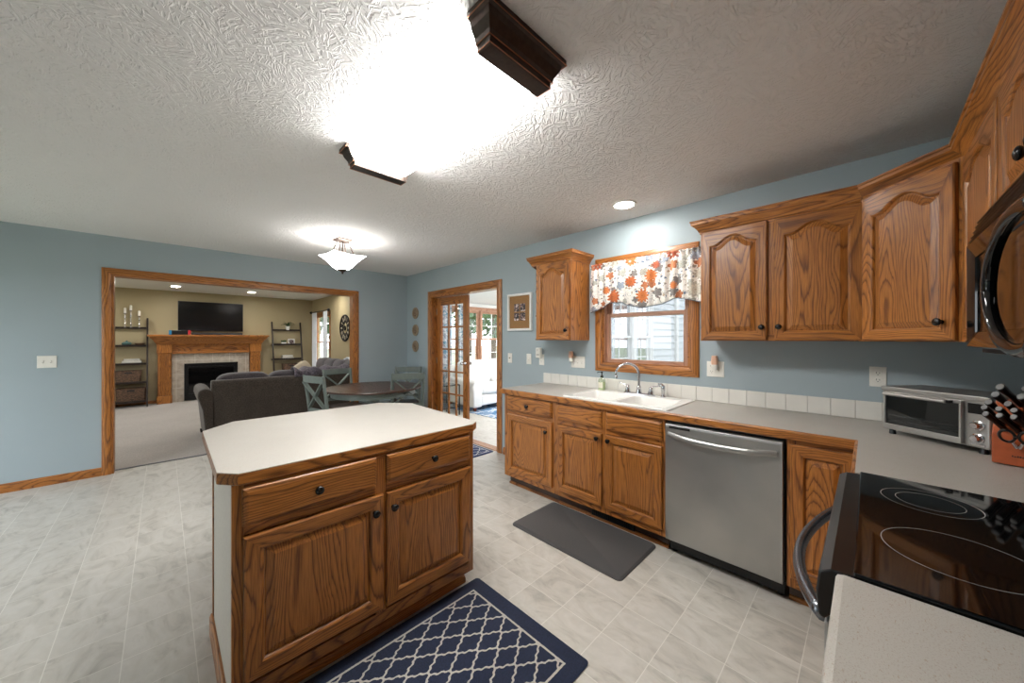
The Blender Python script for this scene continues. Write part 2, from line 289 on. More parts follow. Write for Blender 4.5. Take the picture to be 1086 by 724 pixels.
# ------------------------------------------------------------ mesh builder
class MB:
    def __init__(s): s.v = []; s.f = []; s.mi = []; s.T = Matrix.Identity(4)
    def add(s, vs, fs, mi=0):
        o = len(s.v); s.v += [tuple(s.T @ Vector(p)) for p in vs]
        for i, f in enumerate(fs): s.f.append([o+k for k in f]); s.mi.append(mi[i] if isinstance(mi, list) else mi)
        return s
    def box(s, x0, y0, z0, x1, y1, z1, mi=0):
        x0, x1 = sorted((x0, x1)); y0, y1 = sorted((y0, y1)); z0, z1 = sorted((z0, z1))
        vs = [(x0,y0,z0),(x1,y0,z0),(x1,y1,z0),(x0,y1,z0),(x0,y0,z1),(x1,y0,z1),(x1,y1,z1),(x0,y1,z1)]
        return s.add(vs, [(0,3,2,1),(4,5,6,7),(0,1,5,4),(1,2,6,5),(2,3,7,6),(3,0,4,7)], mi)
    def prism(s, poly, a, b, axis='z', mi=0, topmi=None):
        n = len(poly)
        def pt(p, h): return {'z': (p[0], p[1], h), 'y': (p[0], h, p[1]), 'x': (h, p[0], p[1])}[axis]
        vs = [pt(p, a) for p in poly]+[pt(p, b) for p in poly]
        fs = [tuple(range(n))[::-1], tuple(range(n, 2*n))]+[(i, (i+1) % n, n+(i+1) % n, n+i) for i in range(n)]
        return s.add(vs, fs, [mi, mi if topmi is None else topmi]+[mi]*n)
    def loft(s, loops, cap=True, close=True, mi=0):
        n = len(loops[0]); vs = [p for l in loops for p in l]; fs = []
        for k in range(len(loops)-1):
            for i in range(n if close else n-1):
                j = (i+1) % n; fs.append((k*n+i, k*n+j, (k+1)*n+j, (k+1)*n+i))
        if cap: fs.append(tuple(range(n))[::-1]); fs.append(tuple((len(loops)-1)*n+i for i in range(n)))
        return s.add(vs, fs, mi)
    def lathe(s, prof, c=(0,0,0), axis='z', n=24, mi=0, cap=True):
        loops = []
        for r, h in prof:
            l = []
            for i in range(n):
                a = 2*PI*i/n; p, q = r*math.cos(a), r*math.sin(a)
                l.append({'z': (c[0]+p, c[1]+q, c[2]+h), 'y': (c[0]+p, c[1]+h, c[2]+q), 'x': (c[0]+h, c[1]+p, c[2]+q)}[axis])
            loops.append(l)
        return s.loft(loops, cap, True, mi)
    def tube(s, pts, r, n=8, mi=0, cap=True, flat=1.0):
        pts = [Vector(p) for p in pts]; rs = r if isinstance(r, (list, tuple)) else [r]*len(pts); loops = []; up = None
        for i, p in enumerate(pts):
            d = (pts[min(i+1, len(pts)-1)]-pts[max(i-1, 0)]).normalized()
            if up is None:
                up = Vector((0,0,1)) if abs(d.z) < .9 else Vector((1,0,0))
            a = d.cross(up).normalized(); b = a.cross(d).normalized(); up = b
            loops.append([tuple(p+a*rs[i]*math.cos(2*PI*k/n)+b*rs[i]*flat*math.sin(2*PI*k/n)) for k in range(n)])
        return s.loft(loops, cap, True, mi)
    def bar(s, p, q, w, d, mi=0, up=(0,0,1)):
        p, q = Vector(p), Vector(q); D = (q-p).normalized(); U = Vector(up)
        if abs(D.dot(U)) > .98: U = Vector((0,1,0))
        a = D.cross(U).normalized(); b = a.cross(D).normalized()
        c = [a*w/2+b*d/2, -a*w/2+b*d/2, -a*w/2-b*d/2, a*w/2-b*d/2]
        return s.loft([[tuple(p+k) for k in c], [tuple(q+k) for k in c]], True, True, mi)
    def grid(s, fn, nu, nv, mi=0, thick=0):
        vs = [tuple(fn(i/nu, j/nv)) for j in range(nv+1) for i in range(nu+1)]
        fs = [(j*(nu+1)+i, j*(nu+1)+i+1, (j+1)*(nu+1)+i+1, (j+1)*(nu+1)+i) for j in range(nv) for i in range(nu)]
        return s.add(vs, fs, mi)
    def build(s, name, mats, parent=None, smooth=False, bevel=0, seg=2, solid=0, sub=0, loc=None, rot=None):
        me = bpy.data.meshes.new(name); me.from_pydata(s.v, [], s.f); me.update()
        if not isinstance(mats, (list, tuple)): mats = [mats]
        for m in mats: me.materials.append(M[m] if isinstance(m, str) else m)
        for p, mi in zip(me.polygons, s.mi): p.material_index = mi
        bm = bmesh.new(); bm.from_mesh(me)
        if sub: bmesh.ops.remove_doubles(bm, verts=bm.verts, dist=1e-5)
        bmesh.ops.recalc_face_normals(bm, faces=bm.faces); bm.to_mesh(me); bm.free()
        if smooth: me.polygons.foreach_set('use_smooth', [True]*len(me.polygons)); 
        if smooth == 'auto': me.set_sharp_from_angle(angle=R(40))
        o = bpy.data.objects.new(name, me); COL.objects.link(o)
        if parent: o.parent = parent
        if loc: o.location = loc
        if rot: o.rotation_euler = rot
        if solid: q = o.modifiers.new('solid', 'SOLIDIFY'); q.thickness = solid; q.offset = 0
        if bevel: q = o.modifiers.new('bevel', 'BEVEL'); q.width = bevel; q.segments = seg; q.limit_method = 'ANGLE'; q.angle_limit = R(35)
        if sub: q = o.modifiers.new('sub', 'SUBSURF'); q.levels = sub; q.render_levels = sub
        return o
def tag(o, label, cat, group=None, kind=None):
    o['label'] = label; o['category'] = cat
    if group: o['group'] = group
    if kind: o['kind'] = kind
    return o
def thing(name, label, cat, loc=(0,0,0), rz=0, group=None):
    o = bpy.data.objects.new(name, None); o.empty_display_size = .1; COL.objects.link(o)
    o.location = loc; o.rotation_euler = (0, 0, rz); return tag(o, label, cat, group)
def struct(o): o['kind'] = 'structure'; return o
def kids(o): return [c for c in bpy.data.objects if c.parent == o]
def copy_tree(o, parent=None):
    c = o.copy(); COL.objects.link(c)
    if parent: c.parent = parent
    for k in kids(o): copy_tree(k, c)
    return c

# ============================================================ ROOM SHELL
WX = 6.061; CZ = 2.44; YB = -5.2; XL = -5.3
def wall_with_holes(name, axis, plane0, plane1, a0, a1, z1, holes, mat, z0=0):
    # axis 'x': wall runs along x (plane in y); holes: (a0,a1,z0,z1)
    m = MB(); cuts = sorted({a0, a1, *[h[0] for h in holes], *[h[1] for h in holes]})
    for p, q in zip(cuts, cuts[1:]):
        mid = (p+q)/2; hs = sorted([h for h in holes if h[0] < mid < h[1]], key=lambda h: h[2]); z = z0
        segs = []
        for h in hs:
            if h[2] > z: segs.append((z, h[2]))
            z = h[3]
        if z < z1: segs.append((z, z1))
        for s0, s1 in segs:
            if axis == 'x': m.box(p, plane0, s0, q, plane1, s1)
            else: m.box(plane0, p, s0, plane1, q, s1)
    return struct(m.build(name, mat))
OP = (-3.30, -.868, 0, 2.05)                 # wide cased opening in the back wall (y0,y1,z0,z1)
DO = (.745, 2.27, 0, 2.035)                  # french door opening
KW = (3.72, 4.485, 1.16, 2.06)               # kitchen window hole
LW = (-5.02, -3.88, .45, 2.02)               # living room window hole
# shared partition: kitchen side blue, living side tan (two skins)
wall_with_holes('wall_back', 'y', -.06, 0, YB, 0, CZ, [OP], 'blue_paint')
wall_with_holes('wall_living_partition', 'y', -.12, -.06, YB, 0, CZ, [OP], 'tan_paint')
wall_with_holes('wall_right', 'x', 0, .06, 0, WX, CZ, [DO, KW], 'blue_paint')
wall_with_holes('wall_right_outer', 'x', .06, .12, -.12, WX+.12, CZ+.3, [DO, KW], 'white_paint')
wall_with_holes('wall_living_right', 'x', 0, .12, XL, -.12, CZ, [LW], 'tan_paint')
wall_with_holes('wall_living_far', 'y', XL-.12, XL, YB, .12, CZ, [], 'tan_paint')
LD = (.1, 2.4, 0, 2.1)
LLW = (-3.8, -1.6, .6, 2.15)  # unseen living room window, added for daylight
wall_with_holes('wall_left', 'x', YB-.12, YB, 0, WX, CZ, [LD], 'blue_paint')
wall_with_holes('wall_living_left', 'x', YB-.12, YB, XL, -.12, CZ, [LLW], 'tan_paint')
wall_with_holes('wall_front', 'y', WX, WX+.12, YB-.12, 0, CZ, [], 'blue_paint')
struct(MB().box(0, YB-.12, -.1, WX+.12, .12, 0).box(-.12, OP[0], -.1, 0, OP[1], 0).build('floor', 'vinyl_floor'))
# living carpet sits a little proud
struct(MB().box(XL-.12, YB-.12, -.1, -.12, .12, .004).build('floor_living', 'carpet'))
tag(MB().box(-.125, OP[0]+.01, .0, -.095, OP[1]-.01, .009).build('threshold_strip', 'dark_steel', bevel=.003), 'dark metal strip where the carpet meets the vinyl in the wide opening', 'threshold strip')
CB = MB().box(0, YB-.12, CZ, WX+.12, .12, CZ+.1).build('ceiling', 'ceiling_texture'); struct(CB)
struct(MB().box(XL-.12, YB-.12, CZ, 0, .12, CZ+.1).build('ceiling_living', 'white_paint'))

# ---- moulding casing helper: U shaped (or 4 sided) casing around a rectangular hole
def casing(name, axis, plane, out, a0, a1, z0, z1, w=.065, t=.018, sides='LRT', mats=('oak_x', 'oak_z'), prof=True):
    # out = +1/-1 direction the casing sticks out along the wall normal
    m = MB(); prof_pts = [(0, .6), (.12, .9), (.5, 1), (.8, .8), (1, .55)]  # inner->outer: fraction of width, thickness
    def run(p_in, p_out, q_in, q_out, mi):
        loops = []
        for (pi, po) in ((p_in, p_out), (q_in, q_out)):
            l = [(pi[0], pi[1], 0)]
            for fr, th in prof_pts: l.append((pi[0]+(po[0]-pi[0])*fr, pi[1]+(po[1]-pi[1])*fr, t*th))
            l.append((po[0], po[1], 0)); loops.append(l)
        conv = []
        for l in loops:
            conv.append([((a, plane+out*d, z) if axis == 'x' else (plane+out*d, a, z)) for a, z, d in l])
        m.loft(conv, True, True, mi)
    i = dict(L=a0, R=a1, T=z1, B=z0)
    lo = z0-(w if 'B' in sides else 0)
    if 'L' in sides: run((a0, z0), (a0-w, lo), (a0, z1), (a0-w, z1+w), 1)
    if 'R' in sides: run((a1, z0), (a1+w, lo), (a1, z1), (a1+w, z1+w), 1)
    if 'T' in sides: run((a0, z1), (a0-w, z1+w), (a1, z1), (a1+w, z1+w), 0)
    if 'B' in sides: run((a0, z0), (a0-w, z0-w), (a1, z0), (a1+w, z0-w), 0)
    return m
# big opening: casing on kitchen side + jamb lining
ca = casing('trim_1', 'y', 0, 1, OP[0], OP[1], 0, OP[3]-.005, .066, .02); struct(ca.build('trim_1', ['oak_y', 'oak_z'], smooth='auto'))
jm = MB().box(-.135, OP[0]-.001, .0, .004, OP[0]+.018, OP[3], 1).box(-.135, OP[1]-.018, .0, .004, OP[1]+.001, OP[3], 1).box(-.135, OP[0], OP[3]-.018, .004, OP[1], OP[3]+.001, 0)
struct(jm.build('trim_2', ['oak_y', 'oak_z'], bevel=.002))
ca = casing('trim_3', 'y', -.12, -1, OP[0], OP[1], 0, OP[3]-.005, .066, .02); struct(ca.build('trim_3', ['oak_y', 'oak_z'], smooth='auto'))
# baseboards
def base_run(name, axis, plane, out, a0, a1, mat, h=.083):
    p = [(0, 0), (.013, 0), (.013, h*.75), (.008, h*.92), (.004, h), (0, h)]
    m = MB(); loops = []
    for a in (a0, a1): loops.append([((a, plane+out*d, z) if axis == 'x' else (plane+out*d, a, z)) for d, z in p])
    m.loft(loops); struct(m.build(name, mat))
base_run('baseboard_back', 'y', 0, 1, YB, OP[0]-.066, 'oak_y'); base_run('baseboard_back_right', 'y', 0, 1, OP[1]+.066, 0, 'oak_y')
base_run('baseboard_right', 'x', 0, -1, 0, DO[0]-.085, 'oak_x'); base_run('baseboard_right_stub', 'x', 0, -1, DO[1]+.1, 3.03, 'oak_x')
base_run('baseboard_living_far', 'y', XL, 1, YB, -3.0, 'oak_y', .07); base_run('baseboard_living_far_right', 'y', XL, 1, -1.2, 0, 'oak_y', .07)
base_run('baseboard_living_right', 'x', 0, -1, XL, -.12, 'oak_x', .07)
base_run('baseboard_left', 'x', YB, 1, 2.5, WX, 'oak_x')

# ---- generic window insert (wood or vinyl) set in a wall hole
PANE = ['pane']
def window_unit(name, axis, plane0, plane1, a0, a1, z0, z1, mats, fr=.035, sash=.04, meeting=None, grid=None, gridmat=None, depth=.04, frz=None, sz=None):
    frz = frz or fr; sz = sz or sash
    # meeting = z of the meeting rail; grid = (cols,rows) muntins per sash
    pm = (plane0+plane1)/2
    def B(m, p, q, s0, s1, d0, d1, mi=0):
        if axis == 'x': m.box(p, d0, s0, q, d1, s1, mi)
        else: m.box(d0, p, s0, d1, q, s1, mi)
    root = MB()
    B(root, a0, a0+fr, z0, z1, plane0, plane1, 1); B(root, a1-fr, a1, z0, z1, plane0, plane1, 1)
    B(root, a0+fr, a1-fr, z0, z0+frz, plane0, plane1, 0); B(root, a0+fr, a1-fr, z1-fr, z1, plane0, plane1, 0)
    o = root.build(name, mats, bevel=.002); struct(o)
    zs = [(z0+frz, z1-fr, 0)] if meeting is None else [(z0+frz, meeting+.018, -.012), (meeting-.018, z1-fr, .016)]
    for s0, s1, off in zs:
        m = MB(); d0 = pm+off-depth/3; d1 = pm+off+depth/3
        if meeting is not None and off > 0: d0 = pm+.004; d1 = pm+.028
        elif meeting is not None: d0 = pm-.026; d1 = pm-.002
        p0, p1 = a0+fr, a1-fr
        B(m, p0, p0+sash, s0, s1, d0, d1, 1); B(m, p1-sash, p1, s0, s1, d0, d1, 1)
        B(m, p0+sash, p1-sash, s0, s0+sz, d0, d1, 0); B(m, p0+sash, p1-sash, s1-sz, s1, d0, d1, 0)
        so = m.build('window_sash', mats, o, bevel=.003)
        g = MB(); dm = (d0+d1)/2; B(g, p0+sash-.003, p1-sash+.003, s0+sz-.003, s1-sash+.003, dm-.002, dm+.002)
        g.build('glass_pane', PANE[0], so)
        if grid:
            q = MB(); cols, rows = grid
            for i in range(1, cols): a = p0+sash+(p1-p0-2*sash)*i/cols; B(q, a-.008, a+.008, s0+sash, s1-sash, dm-.008, dm+.008)
            for i in range(1, rows): z = s0+sash+(s1-s0-2*sash)*i/rows; B(q, p0+sash, p1-sash, z-.008, z+.008, dm-.0075, dm+.0075)
            if q.v: q.build('muntins', gridmat or mats[0], so)
    return o
# kitchen window
PANE[0] = 'dimming_pane'
w1 = window_unit('window_1', 'x', .012, .115, KW[0], KW[1], KW[2], KW[3], ['pinkoak_x', 'pinkoak_z'], .018, .040, 1.600, frz=.008, sz=.032)
struct(casing('trim_4', 'x', 0, -1, KW[0], KW[1], KW[2], KW[3], .072, .02, 'LRTB').build('trim_4', ['oak_x', 'oak_z'], smooth='auto'))
struct(MB().box(KW[0], .0, KW[2]-.001, KW[1], .014, KW[2]+.012).box(KW[0]-.001, .0, KW[2], KW[0]+.012, .014, KW[3]).box(KW[1]-.012, 0, KW[2], KW[1]+.001, .014, KW[3]).build('trim_5', 'oak_x'))
PANE[0] = 'pane'
# living room window
window_unit('window_2', 'x', .0, .045, LW[0], LW[1], LW[2], LW[3], ['oak_x', 'oak_z'], .03, .04, 1.3)
struct(casing('trim_6', 'x', 0, -1, LW[0], LW[1], LW[2], LW[3], .065, .018, 'LRTB').build('trim_6', ['oak_x', 'oak_z'], smooth='auto'))
# unseen windows behind/left of the camera, added to let daylight in
window_unit('window_3', 'x', YB-.11, YB-.01, LD[0], LD[0]+1.15, LD[2]+.01, LD[3], ['white_vinyl']*2, .05, .06)
window_unit('window_4', 'x', YB-.11, YB-.01, LD[0]+1.15, LD[1], LD[2]+.01, LD[3], ['white_vinyl']*2, .05, .06)
window_unit('window_5', 'x', YB-.11, YB-.01, LLW[0], LLW[1], LLW[2], LLW[3], ['oak_x', 'oak_z'], .05, .05, 1.4)
struct(casing('trim_7', 'x', YB, 1, LD[0], LD[1], 0, LD[3], .066, .018).build('trim_7', ['oak_x', 'oak_z']))

# ---- french door
dj = MB().box(DO[0]-.001, -.004, 0, DO[0]+.02, .135, DO[3], 1).box(DO[1]-.02, -.004, 0, DO[1]+.001, .135, DO[3], 1).box(DO[0], -.004, DO[3]-.02, DO[1], .135, DO[3]+.001, 0)
struct(dj.build('trim_8', ['oak_x', 'oak_z'], bevel=.002))
struct(casing('trim_9', 'x', 0, -1, DO[0], DO[1], 0, DO[3], .075, .02).build('trim_9', ['oak_x', 'oak_z'], smooth='auto'))
struct(casing('trim_10', 'x', .12, 1, DO[0], DO[1], 0, DO[3], .075, .02).build('trim_10', ['white_vinyl', 'white_vinyl'], smooth='auto'))
struct(MB().box(DO[0]+.02, .0, .0, DO[1]-.02, .12, .006).build('trim_11', 'oak_x', bevel=.002))
def french_leaf(name, hx, hy, ang, flip=1, w=.742, h=2.0):
    o = bpy.data.objects.new(name, None); COL.objects.link(o); o.location = (hx, hy, .009); o.rotation_euler = (0, 0, ang); o['kind'] = 'structure'
    s = .1; t2 = .02; f = flip; zb, zt = .23, h-.115
    m = MB(); m.box(0, -t2, 0, f*s, t2, h, 1).box(f*(w-s), -t2, 0, f*w, t2, h, 1).box(f*s, -t2, 0, f*(w-s), t2, zb, 0).box(f*s, -t2, zt, f*(w-s), t2, h, 0)
    m.build('door_leaf', ['oak_x', 'oak_z'], o, bevel=.003)
    q = MB(); cols, rows = 3, 5
    for i in range(1, cols): a = f*(s+(w-2*s)*i/cols); q.box(a-.011, -.013, zb, a+.011, .013, zt, 1)
    for i in range(1, rows): z = zb+(zt-zb)*i/rows; q.box(f*s, -.0125, z-.011, f*(w-s), .0125, z+.011, 0)
    q.build('muntins', ['oak_x', 'oak_z'], o, bevel=.002)
    MB().box(f*s, -.002, zb, f*(w-s), .002, zt).build('glass_pane', 'pane', o)
    k = MB(); 
    for sg in (-1, 1):
        k.lathe([(.026, 0), (.026, .006), (.01, .01), (.01, .035), (.022, .045), (.027, .058), (.02, .07), (0.001, .072)] if sg > 0 else [(.026, 0), (.026, -.006), (.01, -.01), (.01, -.035), (.022, -.045), (.027, -.058), (.02, -.07), (.001, -.072)], (f*(w-.05), sg*t2, 1.03), 'y', 16)
    k.build('door_knob', 'chrome', o, smooth=True)
    hg = MB()
    for z in (.25, 1.0, 1.75): hg.lathe([(.007, 0), (.007, .09)], (0, -t2-.002, z), 'z', 10)
    hg.build('hinge', 'brushed_nickel', o)
    return o
french_leaf('door_1', DO[0]+.026, .112, R(1.5))
french_leaf('door_2', DO[1]-.026, .165, R(-100), -1)

# ============================================================ CABINETRY
# local frame of every cabinet: x = width to the right, -y = towards the viewer, z = up
def ringloop(w, h, ins, arch=0.0, N=18, x0=0, z0=0, sh=.14):
    # closed loop, inset from a w*h rectangle, its top edge raised by an ogee arch; same vertex count always
    a, b, c, d = x0+ins, x0+w-ins, z0+ins, z0+h-ins
    pts = [(a, c), (b, c)]
    for i in range(N+1):
        t = 1-i/N; x = a+(b-a)*t; s = abs(2*t-1)
        e = 0 if s > 1-sh else .5*(1+math.cos(PI*(s/(1-sh))**1.15))
        pts.append((x, d-arch+arch*e))
    return pts
def panel_door(name, w, h, parent, loc, arch=0.0, stile=.058, knob=None, mats=('oak_x', 'oak_z'), t=.02, rot=None):
    o_loc = Vector(loc)
    def L(ins, y, ar): return [(x, y, z) for x, z in ringloop(w, h, ins, ar)]
    fw = stile
    m = MB()
    loops = [L(0, 0, 0), L(0, -t+.004, 0), L(.005, -t, 0), L(fw-.010, -t, arch), L(fw-.004, -t+.004, arch), L(fw, -t+.012, arch)]
    n = len(loops[0])
    vs = [p for l in loops for p in l]; fs = []; mi = []
    for k in range(len(loops)-1):
        for i in range(n):
            j = (i+1) % n; fs.append((k*n+i, k*n+j, (k+1)*n+j, (k+1)*n+i)); mi.append(0 if i != 1 and i != n-1 else 1)
    fs.append(tuple(range(n))); mi.append(1)
    m.add(vs, fs, mi)
    d = m.build(name, list(mats), parent); d.location = o_loc
    if rot: d.rotation_euler = rot
    p = MB(); ls = [L(fw+.0005, -t+.0135, arch), L(fw+.004, -t+.0135, arch), L(fw+.026, -t+.004, arch*.96), L(fw+.030, -t+.002, arch*.95)]
    p.loft(ls, cap=False); k0 = len(p.v)-n; p.add([], []); p.f.append([k0+i for i in range(n)]); p.mi.append(0)
    pm = p.build('door_panel', mats[1], d)
    if knob: make_knob(d, (knob[0], -t, knob[1]))
    return d
def make_knob(parent, loc):
    k = MB().lathe([(.0085, 0), (.0085, -.003), (.006, -.006), (.006, -.012), (.013, -.016), (.0165, -.021), (.0165, -.025), (.012, -.029), (.004, -.031), (.0005, -.0312)], (0,0,0), 'y', 20).build('knob', 'knob_black', parent, smooth=True)
    k.location = loc; return k
def drawer_front(name, w, h, parent, loc, knob=True, mats=('oak_x',), t=.02):
    def L(ins, y): return [(ins, y, ins), (w-ins, y, ins), (w-ins, y, h-ins), (ins, y, h-ins)]
    d = MB().loft([L(0, 0), L(0, -t+.009), L(.004, -t+.005), L(.013, -t+.001), L(.016, -t)]).build(name, list(mats), parent); d.location = loc
    if knob: make_knob(d, (w/2, -t, h/2))
    return d
CROWN = [(0, 0), (.006, 0), (.006, .010), (.012, .014), (.014, .022), (.030, .044), (.046, .056), (.050, .060), (.050, .074), (.055, .077), (.055, .086), (0, .086)]
def sweep_profile(m, path, prof, z0, mi=0, closed=False, bydir=False):
    # path: 2D points walked so that the outside is on the RIGHT of travel
    loops = []; P = [Vector(p) for p in path]
    for i, p in enumerate(P):
        d0 = (P[i]-P[i-1]).normalized() if i > 0 else None; d1 = (P[i+1]-P[i]).normalized() if i < len(P)-1 else None
        n0 = Vector((d0.y, -d0.x)) if d0 else None; n1 = Vector((d1.y, -d1.x)) if d1 else None
        if n0 is None: n = n1; s = 1
        elif n1 is None: n = n0; s = 1
        else: n = (n0+n1).normalized(); s = 1/max(.3, n.dot(n0))
        loops.append([(p.x+n.x*o*s, p.y+n.y*o*s, z0+h) for o, h in prof])
    if bydir:
        mi = []
        for i in range(len(P)-1):
            d = (P[i+1]-P[i]).normalized(); k = 0 if abs(d.x) > .9 else (1 if abs(d.y) > .9 else 2); mi += [k]*len(prof)
        mi += [mi[0], mi[-1]]
    m.loft(loops, True, True, mi)

# ---- base cabinets along the window wall: face frame plane y=-.61, doors in front
def base_cab(name, label, x0, x1, drawers, doors, toe=True, group='oak base cabinets under the window counter'):
    c = thing(name, label, 'cabinet', (x0, 0, 0), 0, group)
    w = x1-x0
    b = MB().box(0, -.592, .1, .018, -.004, .868, 1).box(w-.018, -.592, .1, w, -.004, .868, 1).box(.018, -.592, .1, w-.018, -.004, .118, 1).box(.018, -.018, .118, w-.018, -.004, .868, 1)
    b.build('carcass', ['oak_x', 'oak_z'], c)
    f = MB(); z0, z1 = .1, .870
    f.box(0, -.61, z0, .038, -.592, z1, 1); f.box(w-.038, -.61, z0, w, -.592, z1, 1)
    f.box(.038, -.61, z0, w-.038, -.592, z0+.045, 0); f.box(.038, -.61, z1-.035, w-.038, -.592, z1, 0)
    if drawers: f.box(.038, -.61, .688, w-.038, -.592, .732, 0)
    for a in [ (doors[0][1]+doors[1][0])/2-x0 ] if len(doors) > 1 else []: f.box(a-.025, -.611, z0, a+.025, -.592, z1, 1)
    f.build('face_frame', ['oak_x', 'oak_z'], c, bevel=.001)
    if toe:
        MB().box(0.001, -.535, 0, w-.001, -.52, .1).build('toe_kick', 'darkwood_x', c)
        tm = MB(); tm.loft([[(xx, -.535, 0), (xx, -.549, 0), (xx, -.549, .010), (xx, -.544, .018), (xx, -.535, .02)] for xx in (0.001, w-.001)]); tm.build('toe_moulding', 'oak_x', c)
    for (a, q, z, zz, k) in drawers: drawer_front('drawer_front', q-a, zz-z, c, (a-x0, -.611, z), k)
    for (a, q, z, zz, k) in doors: panel_door('door', q-a, zz-z, c, (a-x0, -.611, z), 0, .06, k)
    return c
base_cab('base_cabinet', 'oak base cabinet with one drawer and one door, beside the french doorway', 3.035, 3.632,
         [(3.085, 3.612, .722, .852, True)], [(3.085, 3.618, .148, .688, (.48, .455))])
base_cab('base_cabinet', 'oak sink base with two false drawer fronts and two doors, black floor register below', 3.632, 4.543,
         [(3.676, 4.083, .722, .845, False), (4.122, 4.528, .722, .845, False)],
         [(3.676, 4.085, .148, .685, (.378, .5)), (4.115, 4.528, .148, .685, (.032, .5))])
base_cab('base_cabinet', 'tall single door oak base cabinet between dishwasher and stove corner', 5.170, 5.470, [], [(5.186, 5.440, .155, .842, None)])
# register in the toe kick
g = thing('floor_register', 'black slotted air register set in the toe kick under the sink', 'air register', (3.95, -.537, .018))
MB().box(0, -.009, 0, .35, 0, .072).build('register_frame', 'matte_black', g, bevel=.002)
q = MB()
for i in range(22): q.box(.014+i*.0148, -.0125, .01, .020+i*.0148, -.008, .062)
q.build('louvres', 'iron_black', g)

# ---- counters
def counter_piece(name, label, boxes, edges, cat='worktop', group=None, em=('oak_x', 'oak_y')):
    c = thing(name, label, cat, (0, 0, 0), 0, group)
    m = MB()
    for b in boxes: m.box(b[0], b[1], .872, b[2], b[3], .914)
    m.build('laminate_top', 'laminate', c)
    e = MB()
    for (p, q) in edges:
        p, q = Vector((*p, 0)), Vector((*q, 0)); d = (q-p).normalized(); n = Vector((d.y, -d.x, 0)); prof = [(0, .866), (.006, .866), (.011, .871), (.012, .905), (.009, .911), (0, .9135)]
        e.loft([[tuple(r+n*o+Vector((0, 0, z))) for o, z in prof] for r in (p, q)], mi=0 if abs(d.x) > .5 else 1)
    e.build('edge_band', list(em), c)
    return c
SX0, SX1, SY0, SY1 = 3.715, 4.535, -.575, -.075
wt = counter_piece('worktop', 'beige laminate L shaped worktop with oak edge running under the window', [
    (3.003, -.625, SX0, -.001), (SX0, -.625, SX1, SY0), (SX0, SY1, SX1, -.001), (SX1, -.625, WX-.002, -.001), (WX-.625, -1.185, WX-.002, -.625)],
    [((3.003, -.625), (WX-.625, -.625)), ((3.003, -.001), (3.003, -.637)), ((WX-.625, -.625), (WX-.625, -1.185))])
# fix direction of outward normals: (d.y,-d.x): for +x travel -> (0,-1) = towards the room
wt2 = counter_piece('worktop', 'speckled laminate worktop nearest the viewer, beyond the black cooktop', [(WX-.625, -2.75, WX-.002, -1.957)],
    [((WX-.625, -1.957), (WX-.625, -2.75))], em=('laminate', 'laminate'))
# backsplash tiles
bs = thing('tile_backsplash', 'single row of white square backsplash tiles behind the sink counter', 'backsplash', (3.007, 0, .915))
MB().box(0, -.006, 0, 3.05, -.0005, .106).build('grout_bed', 'grout', bs)
for i in range(28):
    w_ = .107; x = i*.1095
    if x+w_ > 3.05: break
    MB().box(x, -.012, 0.001, x+w_, -.0061, .107).build('tile', 'white_tile', bs, bevel=.002)
# range wall lower cabinets (hidden mostly): corner filler and near cabinet
def box_cab(name, label, loc, rz, w, doors, drawers, group=None, d=.61, z0=.1, z1=.87):
    c = thing(name, label, 'cabinet', loc, rz, group)
    MB().box(0, -d+.018, z0, w, -.004, z1).build('carcass', 'oak_z', c)
    f = MB(); f.box(0, -d, z0, .04, -d+.0179, z1, 1).box(w-.04, -d, z0, w, -d+.0179, z1, 1).box(.04, -d, z0, w-.04, -d+.0179, z0+.05, 0).box(.04, -d, z1-.04, w-.04, -d+.0179, z1, 0)
    f.build('face_frame', ['oak_x', 'oak_z'], c)
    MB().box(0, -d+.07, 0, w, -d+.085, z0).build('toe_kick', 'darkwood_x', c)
    for (a, b_, p, q, k) in drawers: drawer_front('drawer_front', b_-a, q-p, c, (a, -d-.001, p), k)
    for (a, b_, p, q, k) in doors: panel_door('door', b_-a, q-p, c, (a, -d-.001, p), 0, .06, k)
    return c
box_cab('base_cabinet', 'oak base cabinet under the near worktop, its face hidden below the counter edge', (WX, -1.962, 0), R(-90), .78, [(.04, .385, .15, .685, (.31, .5)), (.395, .74, .15, .685, (.035, .5))], [(.04, .74, .72, .85, True)])
box_cab('base_cabinet', 'narrow oak base cabinet between the inside corner and the stove', (WX, -.64, 0), R(-90), .54, [(.04, .5, .15, .685, (.05, .5))], [(.04, .5, .72, .85, True)])

# ---- island
isl = thing('kitchen_island', 'oak kitchen island with beige clipped corner top, two drawers and two doors', 'kitchen island', (3.90, -2.76, 0), R(90))
# local: x = world y + 2.76, y = -(world x - 3.90)
W_I = 1.068; D_I = .60
b = MB(); poly = [(.045, -.000), (W_I, -.000), (W_I, D_I), (.0, D_I), (-.0, .05)]
poly = [(.04, 0.0), (W_I-.0, 0.0), (W_I, D_I), (0, D_I), (0, .04)]
poly = [(.018, .0002), (W_I-.004, .0002), (W_I-.004, D_I), (.018, D_I)]
b.prism(poly, .1, .872); b.build('carcass', 'oak_z', isl)
f = MB(); f.box(.006, -.018, .1, .040, .0, .872, 1).box(W_I-.035, -.018, .1, W_I, .0, .872, 1).box(.04, -.018, .1, W_I-.035, .0, .150, 0).box(.04, -.018, .845, W_I-.035, .0, .872, 0).box(.04, -.018, .69, W_I-.035, .0, .725, 0).box(.515, -.0185, .15, .565, .0, .845, 1)
f.build('face_frame', ['oak_x', 'oak_z'], isl, bevel=.001)
